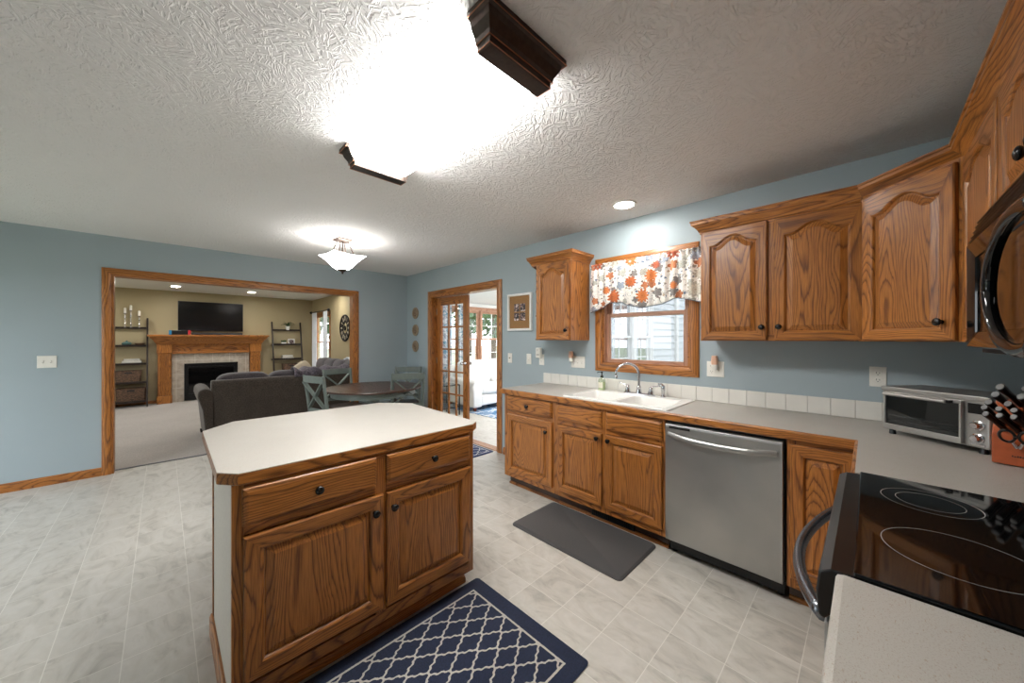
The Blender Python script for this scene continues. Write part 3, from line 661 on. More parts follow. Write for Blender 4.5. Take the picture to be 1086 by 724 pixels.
# pale laminate end panel with clipped corner
MB().box(.0065, .0003, .0, .0175, D_I-.02, .872).build('end_panel', 'white_laminate', isl)
MB().box(.002, D_I-.0195, 0, .0175, D_I+.004, .872).build('corner_strip', 'oak_z', isl)
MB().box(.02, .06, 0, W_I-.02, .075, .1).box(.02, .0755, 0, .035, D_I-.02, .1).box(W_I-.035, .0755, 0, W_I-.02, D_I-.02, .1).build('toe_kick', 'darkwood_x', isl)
tm = MB(); tm.loft([[(xx, .06, 0), (xx, .044, 0), (xx, .044, .022), (xx, .052, .034), (xx, .06, .036)] for xx in (.0, W_I-.005)])
tm.loft([[(W_I-.02, yy, 0), (W_I-.005, yy, 0), (W_I-.005, yy, .022), (W_I-.012, yy, .034), (W_I-.02, yy, .036)] for yy in (.044, D_I-.02)])
tm.build('toe_moulding', 'oak_x', isl)
bm_ = MB(); bm_.loft([[(.006, yy, 0), (-.008, yy, 0), (-.008, yy, .075), (-.002, yy, .09), (.006, yy, .09)] for yy in (.0, D_I+.01)])
MB_ = bm_.build('side_baseboard', 'oak_y', isl)
drawer_front('drawer_front', .478, .133, isl, (.035, -.019, .725), True)
drawer_front('drawer_front', .475, .130, isl, (.560, -.019, .727), True)
panel_door('door', .505, .515, isl, (.038, -.019, .172), 0, .062, (.463, .447))
panel_door('door', .475, .515, isl, (.560, -.019, .172), 0, .062, (.026, .447))
# countertop outline in world coordinates, converted to island-local
out = [(3.085, -2.781), (2.925, -2.64), (2.925, -1.79), (3.12, -1.627), (3.895, -1.652), (3.934, -1.705), (3.928, -2.737), (3.863, -2.790)]
loc = [(y+2.76, -(x-3.90)) for x, y in out]
def inset_poly(p, d):
    r = []; n = len(p); ar = sum(p[i][0]*p[(i+1) % n][1]-p[(i+1) % n][0]*p[i][1] for i in range(n)); sg = 1 if ar > 0 else -1
    for i in range(n):
        a, b_, c = Vector(p[i-1]), Vector(p[i]), Vector(p[(i+1) % n]); d0 = (b_-a).normalized(); d1 = (c-b_).normalized()
        n0 = Vector((-d0.y, d0.x))*sg; n1 = Vector((-d1.y, d1.x))*sg; m_ = (n0+n1).normalized(); s = d/max(.3, m_.dot(n0)); r.append((b_.x+m_.x*s, b_.y+m_.y*s))
    return r
lam = inset_poly(loc, .0018)
MB().prism(lam, .8735, .9145).build('laminate_top', 'laminate', isl)
ring_o, ring_i = loc, inset_poly(loc, .0175)
e = MB(); P3 = lambda pl, z: [(x, y, z) for x, y in pl]
e.loft([P3(ring_i, .8725), P3(inset_poly(loc, .003), .8725), P3(loc, .876), P3(loc, .9095), P3(inset_poly(loc, .0012), .9118), P3(inset_poly(loc, .0017), .9118)], cap=False)
e.build('oak_edge', 'oak_x', isl)

# ---- upper cabinets
def upper_unit(name, label, loc, rz, w, d, z0, z1, doors, group=None, mats=('oak_x', 'oak_z'), arch=.055):
    c = thing(name, label, 'cabinet', loc, rz, group)
    m = MB().box(0, -d+.018, z0, .018, -.001, z1, 1).box(w-.018, -d+.018, z0, w, -.001, z1, 1).box(.018, -d+.018, z0+.006, w-.018, -.001, z0+.022, 0).box(.018, -d+.018, z1-.018, w-.018, -.001, z1, 0).box(.018, -.012, z0+.022, w-.018, -.001, z1-.018, 0)
    m.build('carcass', list(mats), c)
    f = MB().box(0, -d, z0, .036, -d+.0179, z1, 1).box(w-.036, -d, z0, w, -d+.0179, z1, 1).box(.036, -d, z0, w-.036, -d+.0179, z0+.04, 0).box(.036, -d, z1-.05, w-.036, -d+.0179, z1, 0)
    if len(doors) > 1: a = (doors[0][1]+doors[1][0])/2; f.box(a-.03, -d-.0005, z0+.04, a+.03, -d+.0175, z1-.05, 1)
    f.build('face_frame', list(mats), c, bevel=.001)
    for (a, b_, p, q, k) in doors: panel_door('door', b_-a, q-p, c, (a, -d-.001, p), arch, .056, k)
    return c
ZB, ZT = 1.372, 2.135
u1 = upper_unit('wall_cabinet', 'small single door oak wall cabinet left of the window, with crown and corner shelves', (3.165, 0, 0), 0, .412, .305, ZB, ZT, [(.012, .402, ZB+.006, 2.105, (.366, .085))])
sh = MB()
for i, z in enumerate((ZB, 1.606, 1.848)):
    arc = [(0, 0)]+[(-.115*math.cos(a), -.29*math.sin(a)) for a in [PI/2*k/10 for k in range(11)]]
    o = MB().prism(arc, z, z+.016).build('corner_shelf', 'darkwood_x', u1, bevel=.002)
cm = MB(); sweep_profile(cm, [(-.10, -.0), (-.10, -.19), (-.05, -.305), (.412, -.305), (.412, -.001)][::1], CROWN, 2.098, bydir=True)
cm.prism([(-.10, -.001), (-.10, -.19), (-.05, -.305), (.412, -.305), (.412, -.001)], 2.1355, 2.15)
cm.build('crown_moulding', ['oak_x', 'oak_y', 'oak_d'], u1, smooth='auto')
u2 = upper_unit('wall_cabinet', 'wide two door oak wall cabinet with arched panels, right of the window', (4.662, 0, 0), 0, .789, .305, ZB, ZT,
    [(.012, .374, ZB+.006, 2.105, (.338, .078)), (.411, .786, ZB+.006, 2.100, (.023, .078))])
# diagonal corner cabinet
dg = thing('wall_cabinet', 'diagonal corner oak wall cabinet with one arched door in front', 'cabinet', (5.451, 0, 0))
m = MB(); m.prism([(.001, -.001), (.001, -.305), (.305, -.609), (.609, -.609), (.609, -.001)], ZB, ZT); m.build('carcass', 'oak_z', dg)
s2 = math.sqrt(.5); Lf = .305/s2
fr = MB()
fr.box(.0, -.018, ZB, .030, -.0005, ZT, 1).box(Lf-.03, -.018, ZB, Lf, -.0005, ZT, 1).box(.03, -.018, ZB, Lf-.03, -.0005, ZB+.03, 0).box(.03, -.018, ZT-.04, Lf-.03, -.0005, ZT, 0)
fr.build('face_frame', ['oak_x', 'oak_z'], dg, loc=(.001, -.305, 0), rot=(0, 0, R(-45)))
dd = panel_door('door', .385, .73, dg, (0, 0, 0), .055, .056, (.345, .078))
dd.location = Vector((.001, -.305, 0)) + Matrix.Rotation(R(-45), 3, 'Z') @ Vector((.026, -.0195, ZB+.006)); dd.rotation_euler = (0, 0, R(-45))
# range wall uppers (rz -90: local x -> world -y, local -y -> world -x)
u4 = upper_unit('wall_cabinet', 'oak wall cabinet with arched door between the corner and the microwave', (WX, -.611, 0), R(-90), .565, .305, ZB, ZT, [(.02, .545, ZB+.006, 2.105, (.485, .078))])
u5 = upper_unit('wall_cabinet', 'short two door oak wall cabinet above the black microwave', (WX, -1.178, 0), R(-90), .775, .305, 1.745, ZT, [(.012, .375, 1.751, 2.105, (.335, .06)), (.40, .763, 1.751, 2.105, (.03, .06))], arch=.045)
u6 = upper_unit('wall_cabinet', 'oak wall cabinet past the microwave at the near end', (WX, -1.955, 0), R(-90), .6, .305, ZB, ZT, [(.02, .58, ZB+.006, 2.105, (.04, .078))])
# one continuous crown along the run
cr = MB(); sweep_profile(cr, [(4.662, -.001), (4.662, -.305), (5.451, -.305), (WX-.305, -.610), (WX-.305, -2.56)], CROWN, 2.098, bydir=True)
co = cr.build('crown_moulding', ['oak_x', 'oak_y', 'oak_d'], None, smooth='auto'); tag(co, 'oak crown moulding running along the tops of the right hand wall cabinets', 'crown moulding')

# ============================================================ APPLIANCES
dw = thing('dishwasher', 'stainless steel dishwasher with bowed bar handle between oak cabinets', 'dishwasher', (4.546, 0, 0))
wd = .618
MB().box(.004, -.585, .10, wd-.002, -.02, .866).build('tub_housing', 'matte_black', dw)
m = MB(); prof = [(-.59, .105), (-.626, .105), (-.632, .112), (-.632, .828), (-.628, .842), (-.620, .846), (-.59, .846)]
m.loft([[(x, y, z) for y, z in prof] for x in (.006, wd-.008)]); m.build('door', 'stainless', dw, bevel=.002)
m = MB(); pts = []
for i in range(25):
    t = i/24; x = .03+t*(wd-.064); s = math.sin(PI*t); pts.append((x, -.634-.03*min(1, s*1.6)-.006, .782-.016*s))
for i in range(24):
    pass
m.tube(pts, [.011]*25, 10, flat=1.45)
m.bar((.036, -.632, .782), (.036, -.648, .782), .022, .022).bar((wd-.04, -.632, .782), (wd-.04, -.648, .782), .022, .022)
m.build('handle', 'stainless', dw, smooth='auto')
MB().box(.03, -.6335, .818, .155, -.6318, .833).build('control_strip', 'matte_black', dw)
MB().box(.01, -.56, .022, wd-.01, -.545, .098).build('kick_plate', 'black_plastic', dw)
for x in (.03, wd-.03): MB().lathe([(.016, 0), (.016, .012), (.008, .014), (.008, .098)], (x, -.53, 0), 'z', 12).build('foot', 'black_plastic', dw)

# range
rg = thing('stove', 'black glass top electric stove with curved steel oven handle', 'stove', (WX, -1.190, 0), R(-90))
wr = .762
MB().box(.004, -.625, .09, wr-.004, -.02, .88).build('oven_body', 'black_plastic', rg)
MB().box(.03, -.57, 0, wr-.03, -.05, .089).build('plinth', 'matte_black', rg)
m = MB(); m.box(.006, -.655, .18, wr-.006, -.626, .80); m.build('oven_door', 'stainless', rg, bevel=.004)
MB().box(.10, -.6575, .30, wr-.10, -.6555, .68).build('oven_window', 'black_glass', rg)
MB().box(.006, -.652, .09, wr-.006, -.626, .175).build('storage_drawer', 'stainless', rg, bevel=.004)
m = MB(); pts = []
for i in range(29):
    t = i/28; x = .045+t*(wr-.09); s = math.sin(PI*t); pts.append((x, -.660-.072*s**.8, .79-.02*s))
m.tube(pts, .0135, 12, flat=1.2); m.build('oven_handle', 'handle_steel', rg, smooth=True)
m = MB(); m.loft([[(x, -.60, .872), (x, -.655, .805), (x, -.664, .81), (x, -.668, .86), (x, -.664, .900), (x, -.645, .912), (x, -.60, .914)] for x in (0.002, wr-.002)]); m.build('front_lip', 'black_plastic', rg, bevel=.004)
m = MB().box(.0, -.612, .881, wr, -.08, .922); m.build('cooktop_glass', 'black_glass', rg, bevel=.004)
bk = MB().box(.0, -.079, .88, wr, -.004, 1.08); bk.build('control_panel', 'black_plastic', rg, bevel=.008)
for i, x in enumerate((.09, .2, wr-.2, wr-.09)):
    MB().lathe([(.022, 0), (.02, -.02), (.004, -.022)], (x, -.08, 1.0), 'y', 18).build('control_knob', 'stainless', rg)
def ring(name, cx, cy, r, parent):
    m = MB(); loops = []
    for rr in (r-.0009, r+.0009): loops.append([(cx+rr*math.cos(a), cy+rr*math.sin(a), .9226) for a in [2*PI*k/72 for k in range(72)]])
    m.loft(loops, False); m.build(name, 'burner_line', parent)
ring('burner_ring', .19, -.47, .095, rg); ring('burner_ring', .19, -.47, .065, rg); ring('burner_ring', .53, -.455, .115, rg)
ring('burner_ring', .21, -.215, .115 if False else .08, rg); ring('burner_ring', .56, -.2, .08, rg)

# microwave over the range
mw = thing('microwave', 'glossy black over the range microwave with louvred top and big arched handle', 'microwave', (WX, -1.186, 0), R(-90))
wm = .765; zb, zt = 1.345, 1.742
MB().box(.0, -.345, zb+.012, wm, -.004, zt).build('housing', 'matte_black', mw)
MB().box(.0, -.352, zb, wm, -.01, zb+.0115).build('underside', 'matte_black', mw)
m = MB(); z1_ = zt-.075
# door: picture frame bevel around a flat glass
w_d = .58
def Lm(i, y): return [(.003+i, y, zb+.014+i), (w_d-i, y, zb+.014+i), (w_d-i, y, z1_-i), (.003+i, y, z1_-i)]
m.loft([Lm(0, -.3455), Lm(0, -.378), Lm(.004, -.382), Lm(.045, -.372), Lm(.047, -.368), Lm(.06, -.367)]); m.build('door', 'black_glass', mw)
MB().box(w_d+.004, -.38, zb+.014, wm-.003, -.3455, z1_).build('control_panel', 'black_glass', mw, bevel=.004)
MB().box(w_d+.03, -.3815, z1_-.06, wm-.03, -.3802, z1_-.02).build('display', 'display_glow', mw)
gb = MB()
for r_ in range(5):
    for c_ in range(3): gb.box(w_d+.035+c_*.042, -.3815, z1_-.1-r_*.036, w_d+.065+c_*.042, -.3802, z1_-.078-r_*.036)
gb.build('keypad', 'dark_steel', mw)
v = MB()
for k in range(5):
    z = z1_+.004+k*.0145; v.loft([[(x, -.3455, z), (x, -.378+.004*k, z), (x, -.380+.004*k, z+.003), (x, -.366+.003*k, z+.0085), (x, -.3455, z+.0085)] for x in (.003, wm-.003)])
v.build('vent_grille', 'black_plastic', mw, bevel=.0008)
m = MB(); pts = []
for i in range(41):
    t = -1+2*i/40; a = t*R(112); pts.append((.610-.20*math.cos(a)+.0, -.388-.012*math.cos(a*.75), 1.495+.132*math.sin(a)))
m.tube(pts, .012, 12, flat=1.2); m.build('handle', 'black_glass', mw, smooth=True)
MB().box(.14, -.30, zb-.004, .27, -.12, zb-.0005).build('lamp_lens', 'white_plastic', mw)
MB().box(.3, -.30, zb-.004, .5, -.12, zb-.0005).build('grease_filter', 'stainless', mw)

# toaster oven
to = thing('toaster_oven', 'stainless toaster oven with glass door standing in the counter corner', 'toaster oven', (5.518, -.335, .914), R(-38))
wt_, dt_, ht_ = .375, .24, .232; zf = .022
m = MB().box(0, 0.0, zf, wt_, dt_, ht_); m.build('shell', 'stainless', to, bevel=.008, seg=3)
MB().box(-.002, -.006, ht_-.018, wt_+.002, dt_, ht_+.003).build('top_plate', 'stainless', to, bevel=.004)
m = MB(); x1 = .30
m.box(.018, -.018, zf+.006, x1, -.001, zf+.032).box(.018, -.018, ht_-.035, x1, -.001, ht_-.022).box(.018, -.018, zf+.032, .026, -.001, ht_-.035).box(x1-.008, -.018, zf+.032, x1, -.001, ht_-.035)
dr = m.build('door', 'stainless', to, bevel=.002)
MB().box(.026, -.013, zf+.032, x1-.008, -.009, ht_-.035).build('door_glass', 'smoked_pane', dr)
MB().box(.024, -.0005, zf+.03, x1-.006, .0035, ht_-.033).build('oven_interior', 'stainless', to)
rk = MB()
for k in range(12): rk.tube([(.03+k*.0195, -.0065, zf+.075), (.03+k*.0195, -.0015, zf+.075)], .0012, 6)
rk.tube([(.03, -.0055, zf+.075), (x1-.012, -.0055, zf+.075)], .0015, 6).tube([(.03, -.0055, zf+.05), (x1-.012, -.0055, zf+.05)], .0015, 6)
rk.build('wire_rack', 'chrome', to)
h = MB().tube([(.04, -.046, ht_-.03), (x1-.03, -.046, ht_-.03)], .008, 12)
for x in (.05, x1-.04): h.bar((x, -.016, ht_-.03), (x, -.046, ht_-.03), .03, .012, 1)
h.build('door_handle', ['stainless', 'black_plastic'], dr, smooth='auto')
MB().box(.312, -.004, ht_-.07, wt_-.018, .001, ht_-.028).build('display', 'screen_dark', to)
for z in (.115, .062): MB().lathe([(.020, 0), (.020, -.004), (.0155, -.006), (.014, -.022), (.011, -.025), (.001, -.025)], (.340, -.0005, z), 'y', 22).build('control_knob', 'chrome', to, smooth='auto')
MB().box(.318, -.006, .032, .362, .001, .04).build('start_button', 'chrome', to, bevel=.001)
for x in (.03, wt_-.03):
    for y in (.02, dt_-.03): MB().lathe([(.013, 0), (.011, zf)], (x, y, 0), 'z', 12).build('foot', 'black_plastic', to)

# knife block
kb = thing('knife_block', 'orange brown wooden knife block on the counter beside the toaster oven', 'knife block', (5.798, -.686, .914), R(-15))
prof = [(0, .004), (0, .115), (.085, .235), (.12, .235), (.11, .004)]     # (y,z) side outline
m = MB(); m.loft([[(x, y, z) for y, z in prof] for x in (0, .21)]); m.build('block', 'block_wood', kb, bevel=.004)
lg = MB(); random.seed(3); x = .045
while x < .135:
    w_ = random.choice((.003, .004, .005)); lg.box(x, -.0006, .036, x+w_, .0004, .036+random.choice((.004, .005, .006))); x += w_+.0015
lg.build('printed_mark', 'dark_slot', kb)
# knives: a handle leaning out of the sloping face
kd = Vector((-.30, -.78, .55)).normalized()
rotk = Matrix.Rotation(R(-15), 3, 'Z')
def knife(first, x, s, L=.105, r=.0095, steak=True):
    # s = distance up the slope
    sl = Vector((0, .085, .12)).normalized(); base = Vector((x, 0, .115))+sl*s
    wp = Vector((5.798, -.686, .914)) + rotk @ base
    k = thing('kitchen_knife', 'black handled knife with steel end cap in the wooden block', 'knife', wp, R(-15), 'black handled knives in the block')
    m = MB(); a = kd*.004; n = 9; pts = [a+kd*L*(i/(n-1)) for i in range(n)]; rs = [r*(.85+.12*math.cos(i/(n-1)*2*PI)+.1*(i/(n-1))) for i in range(n)]
    m.tube(pts, rs, 12, flat=1.3); m.build('handle', 'black_plastic', k, smooth='auto')
    e = a+kd*L; MB().tube([e+kd*.0002, e+kd*.003], r*.9, 14, flat=1.2).build('end_cap', 'steel_cap', k, smooth='auto')
    MB().tube([a-kd*.003, a+kd*.0], r*.7, 8, flat=1.3).build('bolster', 'chrome', k)
    return k
for i in range(4): knife(0, .030+i*.030, .020, .108, .0085)
for i in range(4): knife(0, .026+i*.032, .046, .110, .0085)
for i in range(4): knife(0, .034+i*.042, .070, .110, .0095)
for i in range(3): knife(0, .050+i*.055, .100, .118, .0105)
for i in range(3): knife(0, .060+i*.055, .132, .122, .011)
sc = thing('kitchen_scissors', 'black looped kitchen scissors hung in the front of the knife block', 'scissors', Vector((5.798, -.686, .914))+rotk @ Vector((.060, -.004, .070)), R(-15))
for dx, tl in ((-.021, -.2), (.021, .2)):
    pts = []
    for i in range(21):
        a = 2*PI*i/20; pts.append(Vector((dx+.017*math.cos(a), -.042, .048))+Vector((0, -.62, .785))*(.030*math.sin(a)))
    MB().tube(pts, .0045, 8).build('finger_loop', 'black_plastic', sc, smooth=True)
MB().tube([(-.012, -.026, .026), (-.004, -.006, .004)], [.005, .006], 8).tube([(.012, -.026, .026), (.004, -.006, .004)], [.005, .006], 8).build('blade_root', 'chrome', sc)

# ============================================================ SINK & COUNTER THINGS
sk = thing('kitchen_sink', 'white double bowl drop in sink set in the worktop', 'sink', ((SX0+SX1)/2, (SY0+SY1)/2, .914))
def rrect(cx, cy, w, h, r, z, n=6):
    p = []
    for qx, qy, a0 in ((1, 1, 0), (-1, 1, 90), (-1, -1, 180), (1, -1, 270)):
        for k in range(n+1): a = R(a0+90*k/n); p.append((cx+qx*(w/2-r)+r*math.cos(a), cy+qy*(h/2-r)+r*math.sin(a), z))
    return p
SW, SH = SX1-SX0+.03, SY1-SY0+.03
m = MB()
outer = [rrect(0, 0, SW, SH, .012, .0005), rrect(0, 0, SW, SH, .012, .006), rrect(0, 0, SW-.012, SH-.012, .006, .010)]
m.loft(outer, cap=False)
# rim face with two bowl holes: build as bmesh via strips: left and right halves
bw, bh, by = .365, .375, -.035
def half(cx, x0, x1):
    y0, y1 = -(SH-.012)/2, (SH-.012)/2; n = 6
    hole = rrect(cx, by, bw, bh, .05, .010, n); N = len(hole)
    # outer pts matched radially onto rectangle
    o = []
    for (x, y, z) in hole:
        dx, dy = x-cx, y-by; tx = (x1-cx)/dx if dx > 0 else ((x0-cx)/dx if dx < 0 else 1e9); ty = (y1-by)/dy if dy > 0 else ((y0-by)/dy if dy < 0 else 1e9); t_ = min(tx, ty); o.append((cx+dx*t_, by+dy*t_, .010))
    # snap nearest to corners
    for c in ((x0, y0), (x1, y0), (x0, y1), (x1, y1)):
        i = min(range(N), key=lambda k: (o[k][0]-c[0])**2+(o[k][1]-c[1])**2); o[i] = (c[0], c[1], .010)
    m.loft([o, hole], cap=False)
    lv = [hole, rrect(cx, by, bw-.012, bh-.012, .048, .002, n), rrect(cx, by, bw-.03, bh-.03, .045, -.14, n), rrect(cx, by, bw-.08, bh-.08, .04, -.168, n), rrect(cx, by, .09, .09, .044, -.176, n)]
    m.loft(lv, cap=False); k = len(m.v)-N; m.f.append([k+i for i in range(N)]); m.mi.append(0)
h_ = (SW-.012)/2
half(-.197, -h_, 0); half(.197, 0, h_)
m.build('basin', 'white_ceramic', sk, smooth='auto')
for cx in (-.197, .197): MB().lathe([(.042, -.1755), (.042, -.173), (.03, -.174), (.001, -.175)], (cx, by, 0), 'z', 20).build('strainer', 'chrome', sk)
fx, fy, fz = 4.128, -.112, .9245
fa = thing('sink_faucet', 'chrome gooseneck faucet with two lever handles behind the sink', 'faucet', (fx, fy, fz))
m = MB(); m.loft([rrect(0, 0, .27, .052, .024, 0), rrect(0, 0, .27, .052, .024, .008), rrect(0, 0, .255, .04, .018, .013)]); m.build('base_plate', 'chrome', fa, smooth='auto')
m = MB().lathe([(.024, .013), (.022, .03), (.016, .055), (.018, .06), (.014, .066), (.0115, .075)], (0,0,0), 'z', 20)
pts = [(0, 0, .07), (0, 0, .12), (0, 0, .165)]
dv = Vector((-.86, -.5, 0)).normalized()
for i in range(1, 17):
    a = PI*i/16*1.06; pts.append(tuple(dv*(.092*(1-math.cos(a)))+Vector((0, 0, .165+.088*math.sin(a)))))
m.tube(pts, [.0115]*3+[.0115-.0002*i for i in range(16)], 12)
e = Vector(pts[-1]); m.lathe([(.0105, 0), (.0125, -.004), (.0125, -.022), (.009, -.023)], (e.x, e.y, e.z), 'z', 14)
m.build('spout', 'chrome', fa, smooth='auto')
for sx in (-.1, .1):
    m = MB().lathe([(.024, .013), (.021, .03), (.014, .05), (.016, .056), (.013, .066), (.004, .072)], (sx, 0, 0), 'z', 18)
    m.tube([(sx, 0, .062), (sx+(.02 if sx > 0 else -.02), -.004, .074), (sx+(.055 if sx > 0 else -.055), -.01, .080), (sx+(.078 if sx > 0 else -.07), -.012, .086)], [.006, .0055, .005, .0065], 10)
    m.build('lever_handle', 'chrome', fa, smooth='auto')
sp = thing('side_sprayer', 'small chrome side sprayer standing right of the faucet', 'sprayer', (fx+.20, fy-.002, fz))
MB().lathe([(.022, 0), (.022, .006), (.014, .012), (.012, .03), (.015, .05), (.017, .075), (.014, .09), (.008, .094)], (0,0,0), 'z', 18).build('body', 'chrome', sp, smooth='auto')
MB().tube([(0, 0, .085), (-.012, -.006, .098), (-.035, -.015, .100)], [.011, .012, .009], 10).build('spray_head', 'chrome', sp, smooth='auto')
sb = thing('soap_dispenser', 'clear soap bottle with black pump at the back of the sink', 'soap bottle', (3.775, -.105, .9245))
m = MB(); m.loft([rrect(0, 0, .058, .04, .012, 0), rrect(0, 0, .062, .044, .014, .004), rrect(0, 0, .062, .044, .014, .085), rrect(0, 0, .05, .036, .014, .098), rrect(0, 0, .026, .026, .0125, .108), rrect(0, 0, .026, .026, .0125, .114)]); m.build('bottle', 'clear_bottle', sb, smooth='auto')
m = MB(); m.loft([rrect(0, 0, .054, .036, .012, .004), rrect(0, 0, .054, .036, .012, .072)]); m.build('liquid_soap', 'soap_liquid', sb, smooth='auto')
MB().box(-.022, -.0235, .02, .022, -.0225, .07).build('paper_label', 'label_paper', sb)
m = MB().lathe([(.014, .1145), (.014, .13), (.005, .131), (.005, .155), (.010, .156), (.010, .165), (.002, .167)], (0,0,0), 'z', 14); m.tube([(0, 0, .161), (-.03, -.015, .160), (-.036, -.018, .152)], .004, 8); m.build('pump', 'black_plastic', sb, smooth='auto')

# ============================================================ THINGS ON THE WALLS
def plate(name, label, cat, cx, cz, gangs, axis='x', plane=0, out=-1):
    # local frame: plate in xz plane facing -y
    rz = 0 if axis == 'x' else R(90)
    loc = (cx, plane, cz) if axis == 'x' else (plane, cx, cz)
    o = thing(name, label, cat, loc, rz)
    w = .07+.046*(len(gangs)-1)
    m = MB(); 
    def L(i, y): return [(-w/2+i, y, -.0575+i), (w/2-i, y, -.0575+i), (w/2-i, y, .0575-i), (-w/2+i, y, .0575-i)]
    m.loft([L(0, -.0005), L(0, -.003), L(.003, -.006)]); m.build('face_plate', 'white_plastic', o)
    for i, g_ in enumerate(gangs):
        x = (i-(len(gangs)-1)/2)*.046
        if g_ == 'toggle': MB().box(x-.005, -.014, -.004, x+.005, -.0062, .012).build('toggle', 'white_plastic', o, bevel=.001); MB().box(x-.0055, -.0072, -.013, x+.0055, -.0061, .013).build('toggle_slot', 'grout', o)
        elif g_ == 'outlet':
            for s_ in (-.0195, .0195):
                ro = MB().lathe([(.0165, 0), (.0165, -.0015), (.015, -.0022), (.001, -.0022)], (x, -.0062, s_), 'y', 20).build('receptacle', 'white_plastic', o)
                MB().box(x-.0075, -.0090, s_-.001, x-.0055, -.0083, s_+.009).box(x+.0055, -.0090, s_-.001, x+.0075, -.0083, s_+.007).box(x-.002, -.0090, s_-.009, x+.002, -.0083, s_-.005).build('slots', 'dark_slot', ro)
        elif g_ == 'coax':
            MB().lathe([(.009, 0), (.009, -.004), (.005, -.005), (.005, -.012), (.002, -.013)], (x, -.0062, 0), 'y', 14).build('coax_jack', 'brushed_nickel', o)
    return o
plate('light_switch', 'white double toggle switch plate on the blue wall left of the opening', 'light switch', -3.703, 1.168, ['toggle', 'toggle'], 'y', 0.0)
plate('coax_plate', 'white cable jack plate on the wall just right of the french doorway', 'wall plate', 2.483, 1.16, ['coax'])
plate('light_switch', 'narrow white switch plate between the cable jack and the plugged in detector', 'light switch', 2.787, 1.16, ['toggle'])
plate('wall_outlet', 'white outlet plate behind the plugged in white detector', 'outlet', 2.975, 1.16, ['outlet'])
plate('light_switch', 'wide white plate with outlet and switches beneath the small wall cabinet', 'outlet', 3.445, 1.156, ['outlet', 'toggle', 'toggle'])
plate('wall_outlet', 'white double outlet plate with freshener, right of the kitchen window', 'outlet', 4.668, 1.16, ['outlet', 'toggle'])
plate('wall_outlet', 'white outlet plate on the wall behind the toaster oven', 'outlet', 5.507, 1.167, ['outlet'])
d_ = thing('plug_in_detector', 'white plug in alarm unit below the small wall cabinet', 'detector', (2.955, -.0095, 1.235))
MB().box(-.035, -.034, -.055, .035, 0, .055).build('body', 'white_plastic', d_, bevel=.008, seg=3); MB().lathe([(.008, 0), (.007, -.002), (.001, -.002)], (-.005, -.0342, .03), 'y', 14).build('sensor', 'grout', d_); MB().box(-.02, -.0348, -.03, .02, -.0341, -.012).build('grille', 'dark_slot' if False else 'grout', d_)
for x, lb in ((3.385, 'beige plug in air freshener under the small wall cabinet'), (4.672, 'beige plug in air freshener beside the kitchen window, left of the big cabinet')):
    a = thing('air_freshener', lb, 'air freshener', (x, -.0095, 1.176), 0)
    MB().loft([rrect(0, -.028, .038, .03, .010, .02), rrect(0, -.028, .044, .036, .012, .04), rrect(0, -.028, .036, .03, .010, .085)]).build('warmer_top', 'beige_plastic', a, smooth='auto')
    MB().loft([rrect(0, -.024, .030, .026, .008, -.018), rrect(0, -.024, .040, .034, .012, -.008), rrect(0, -.024, .036, .03, .010, .0195)]).build('oil_bottle', 'white_plastic', a, smooth='auto')
    MB().box(-.012, -.012, -.02, .012, 0, .01).build('plug', 'white_plastic', a)
pf = thing('picture_frame', 'white framed cork mat picture holding four small dark photographs', 'picture', (2.655, -.002, 1.692))
m = MB(); fwid, fh = .38, .425
for (a, b_, c, d) in ((-fwid/2, -fh/2, fwid/2, -fh/2+.025), (-fwid/2, fh/2-.025, fwid/2, fh/2), (-fwid/2, -fh/2+.025, -fwid/2+.025, fh/2-.025), (fwid/2-.025, -fh/2+.025, fwid/2, fh/2-.025)): m.box(a, -.028, b_, c, 0, d)
m.build('frame', 'mdf_white', pf, bevel=.002); MB().box(-fwid/2+.026, -.012, -fh/2+.026, fwid/2-.026, -.004, fh/2-.026).build('cork_mat', 'cork', pf)
for i in (-1, 1):
    for j in (-1, 1): MB().box(i*.048-.040, -.0145, j*.052-.044, i*.048+.040, -.0122, j*.052+.044).build('photograph', 'photo_print', pf)
for z, lb in ((1.803, 'topmost of the three round tan wall plaques'), (1.527, 'middle one of the three round tan wall plaques'), (1.266, 'lowest of the three round tan wall plaques')):
    p = thing('wall_plaque', lb, 'wall plaque', (.291, -.001, z), 0, 'round plaques beside the french door')
    MB().lathe([(.09, 0), (.094, -.006), (.09, -.016), (.078, -.020), (.066, -.014), (.001, -.014)], (0,0,0), 'y', 36).build('disc', 'tan_disc', p, smooth='auto')
    MB().lathe([(.055, -.0145), (.052, -.018), (.044, -.0145)], (0,0,0), 'y', 30, cap=False).build('ring', 'book_brown', p)
    lf = MB()
    for k in range(7):
        a = PI*k/7*1.6-.6; lf.bar((0, -.016, -.02), (.04*math.sin(a-.7), -.017, -.02+.05*math.cos(a-.7)), .005, .003)
    lf.build('leaf_motif', 'book_brown', p)
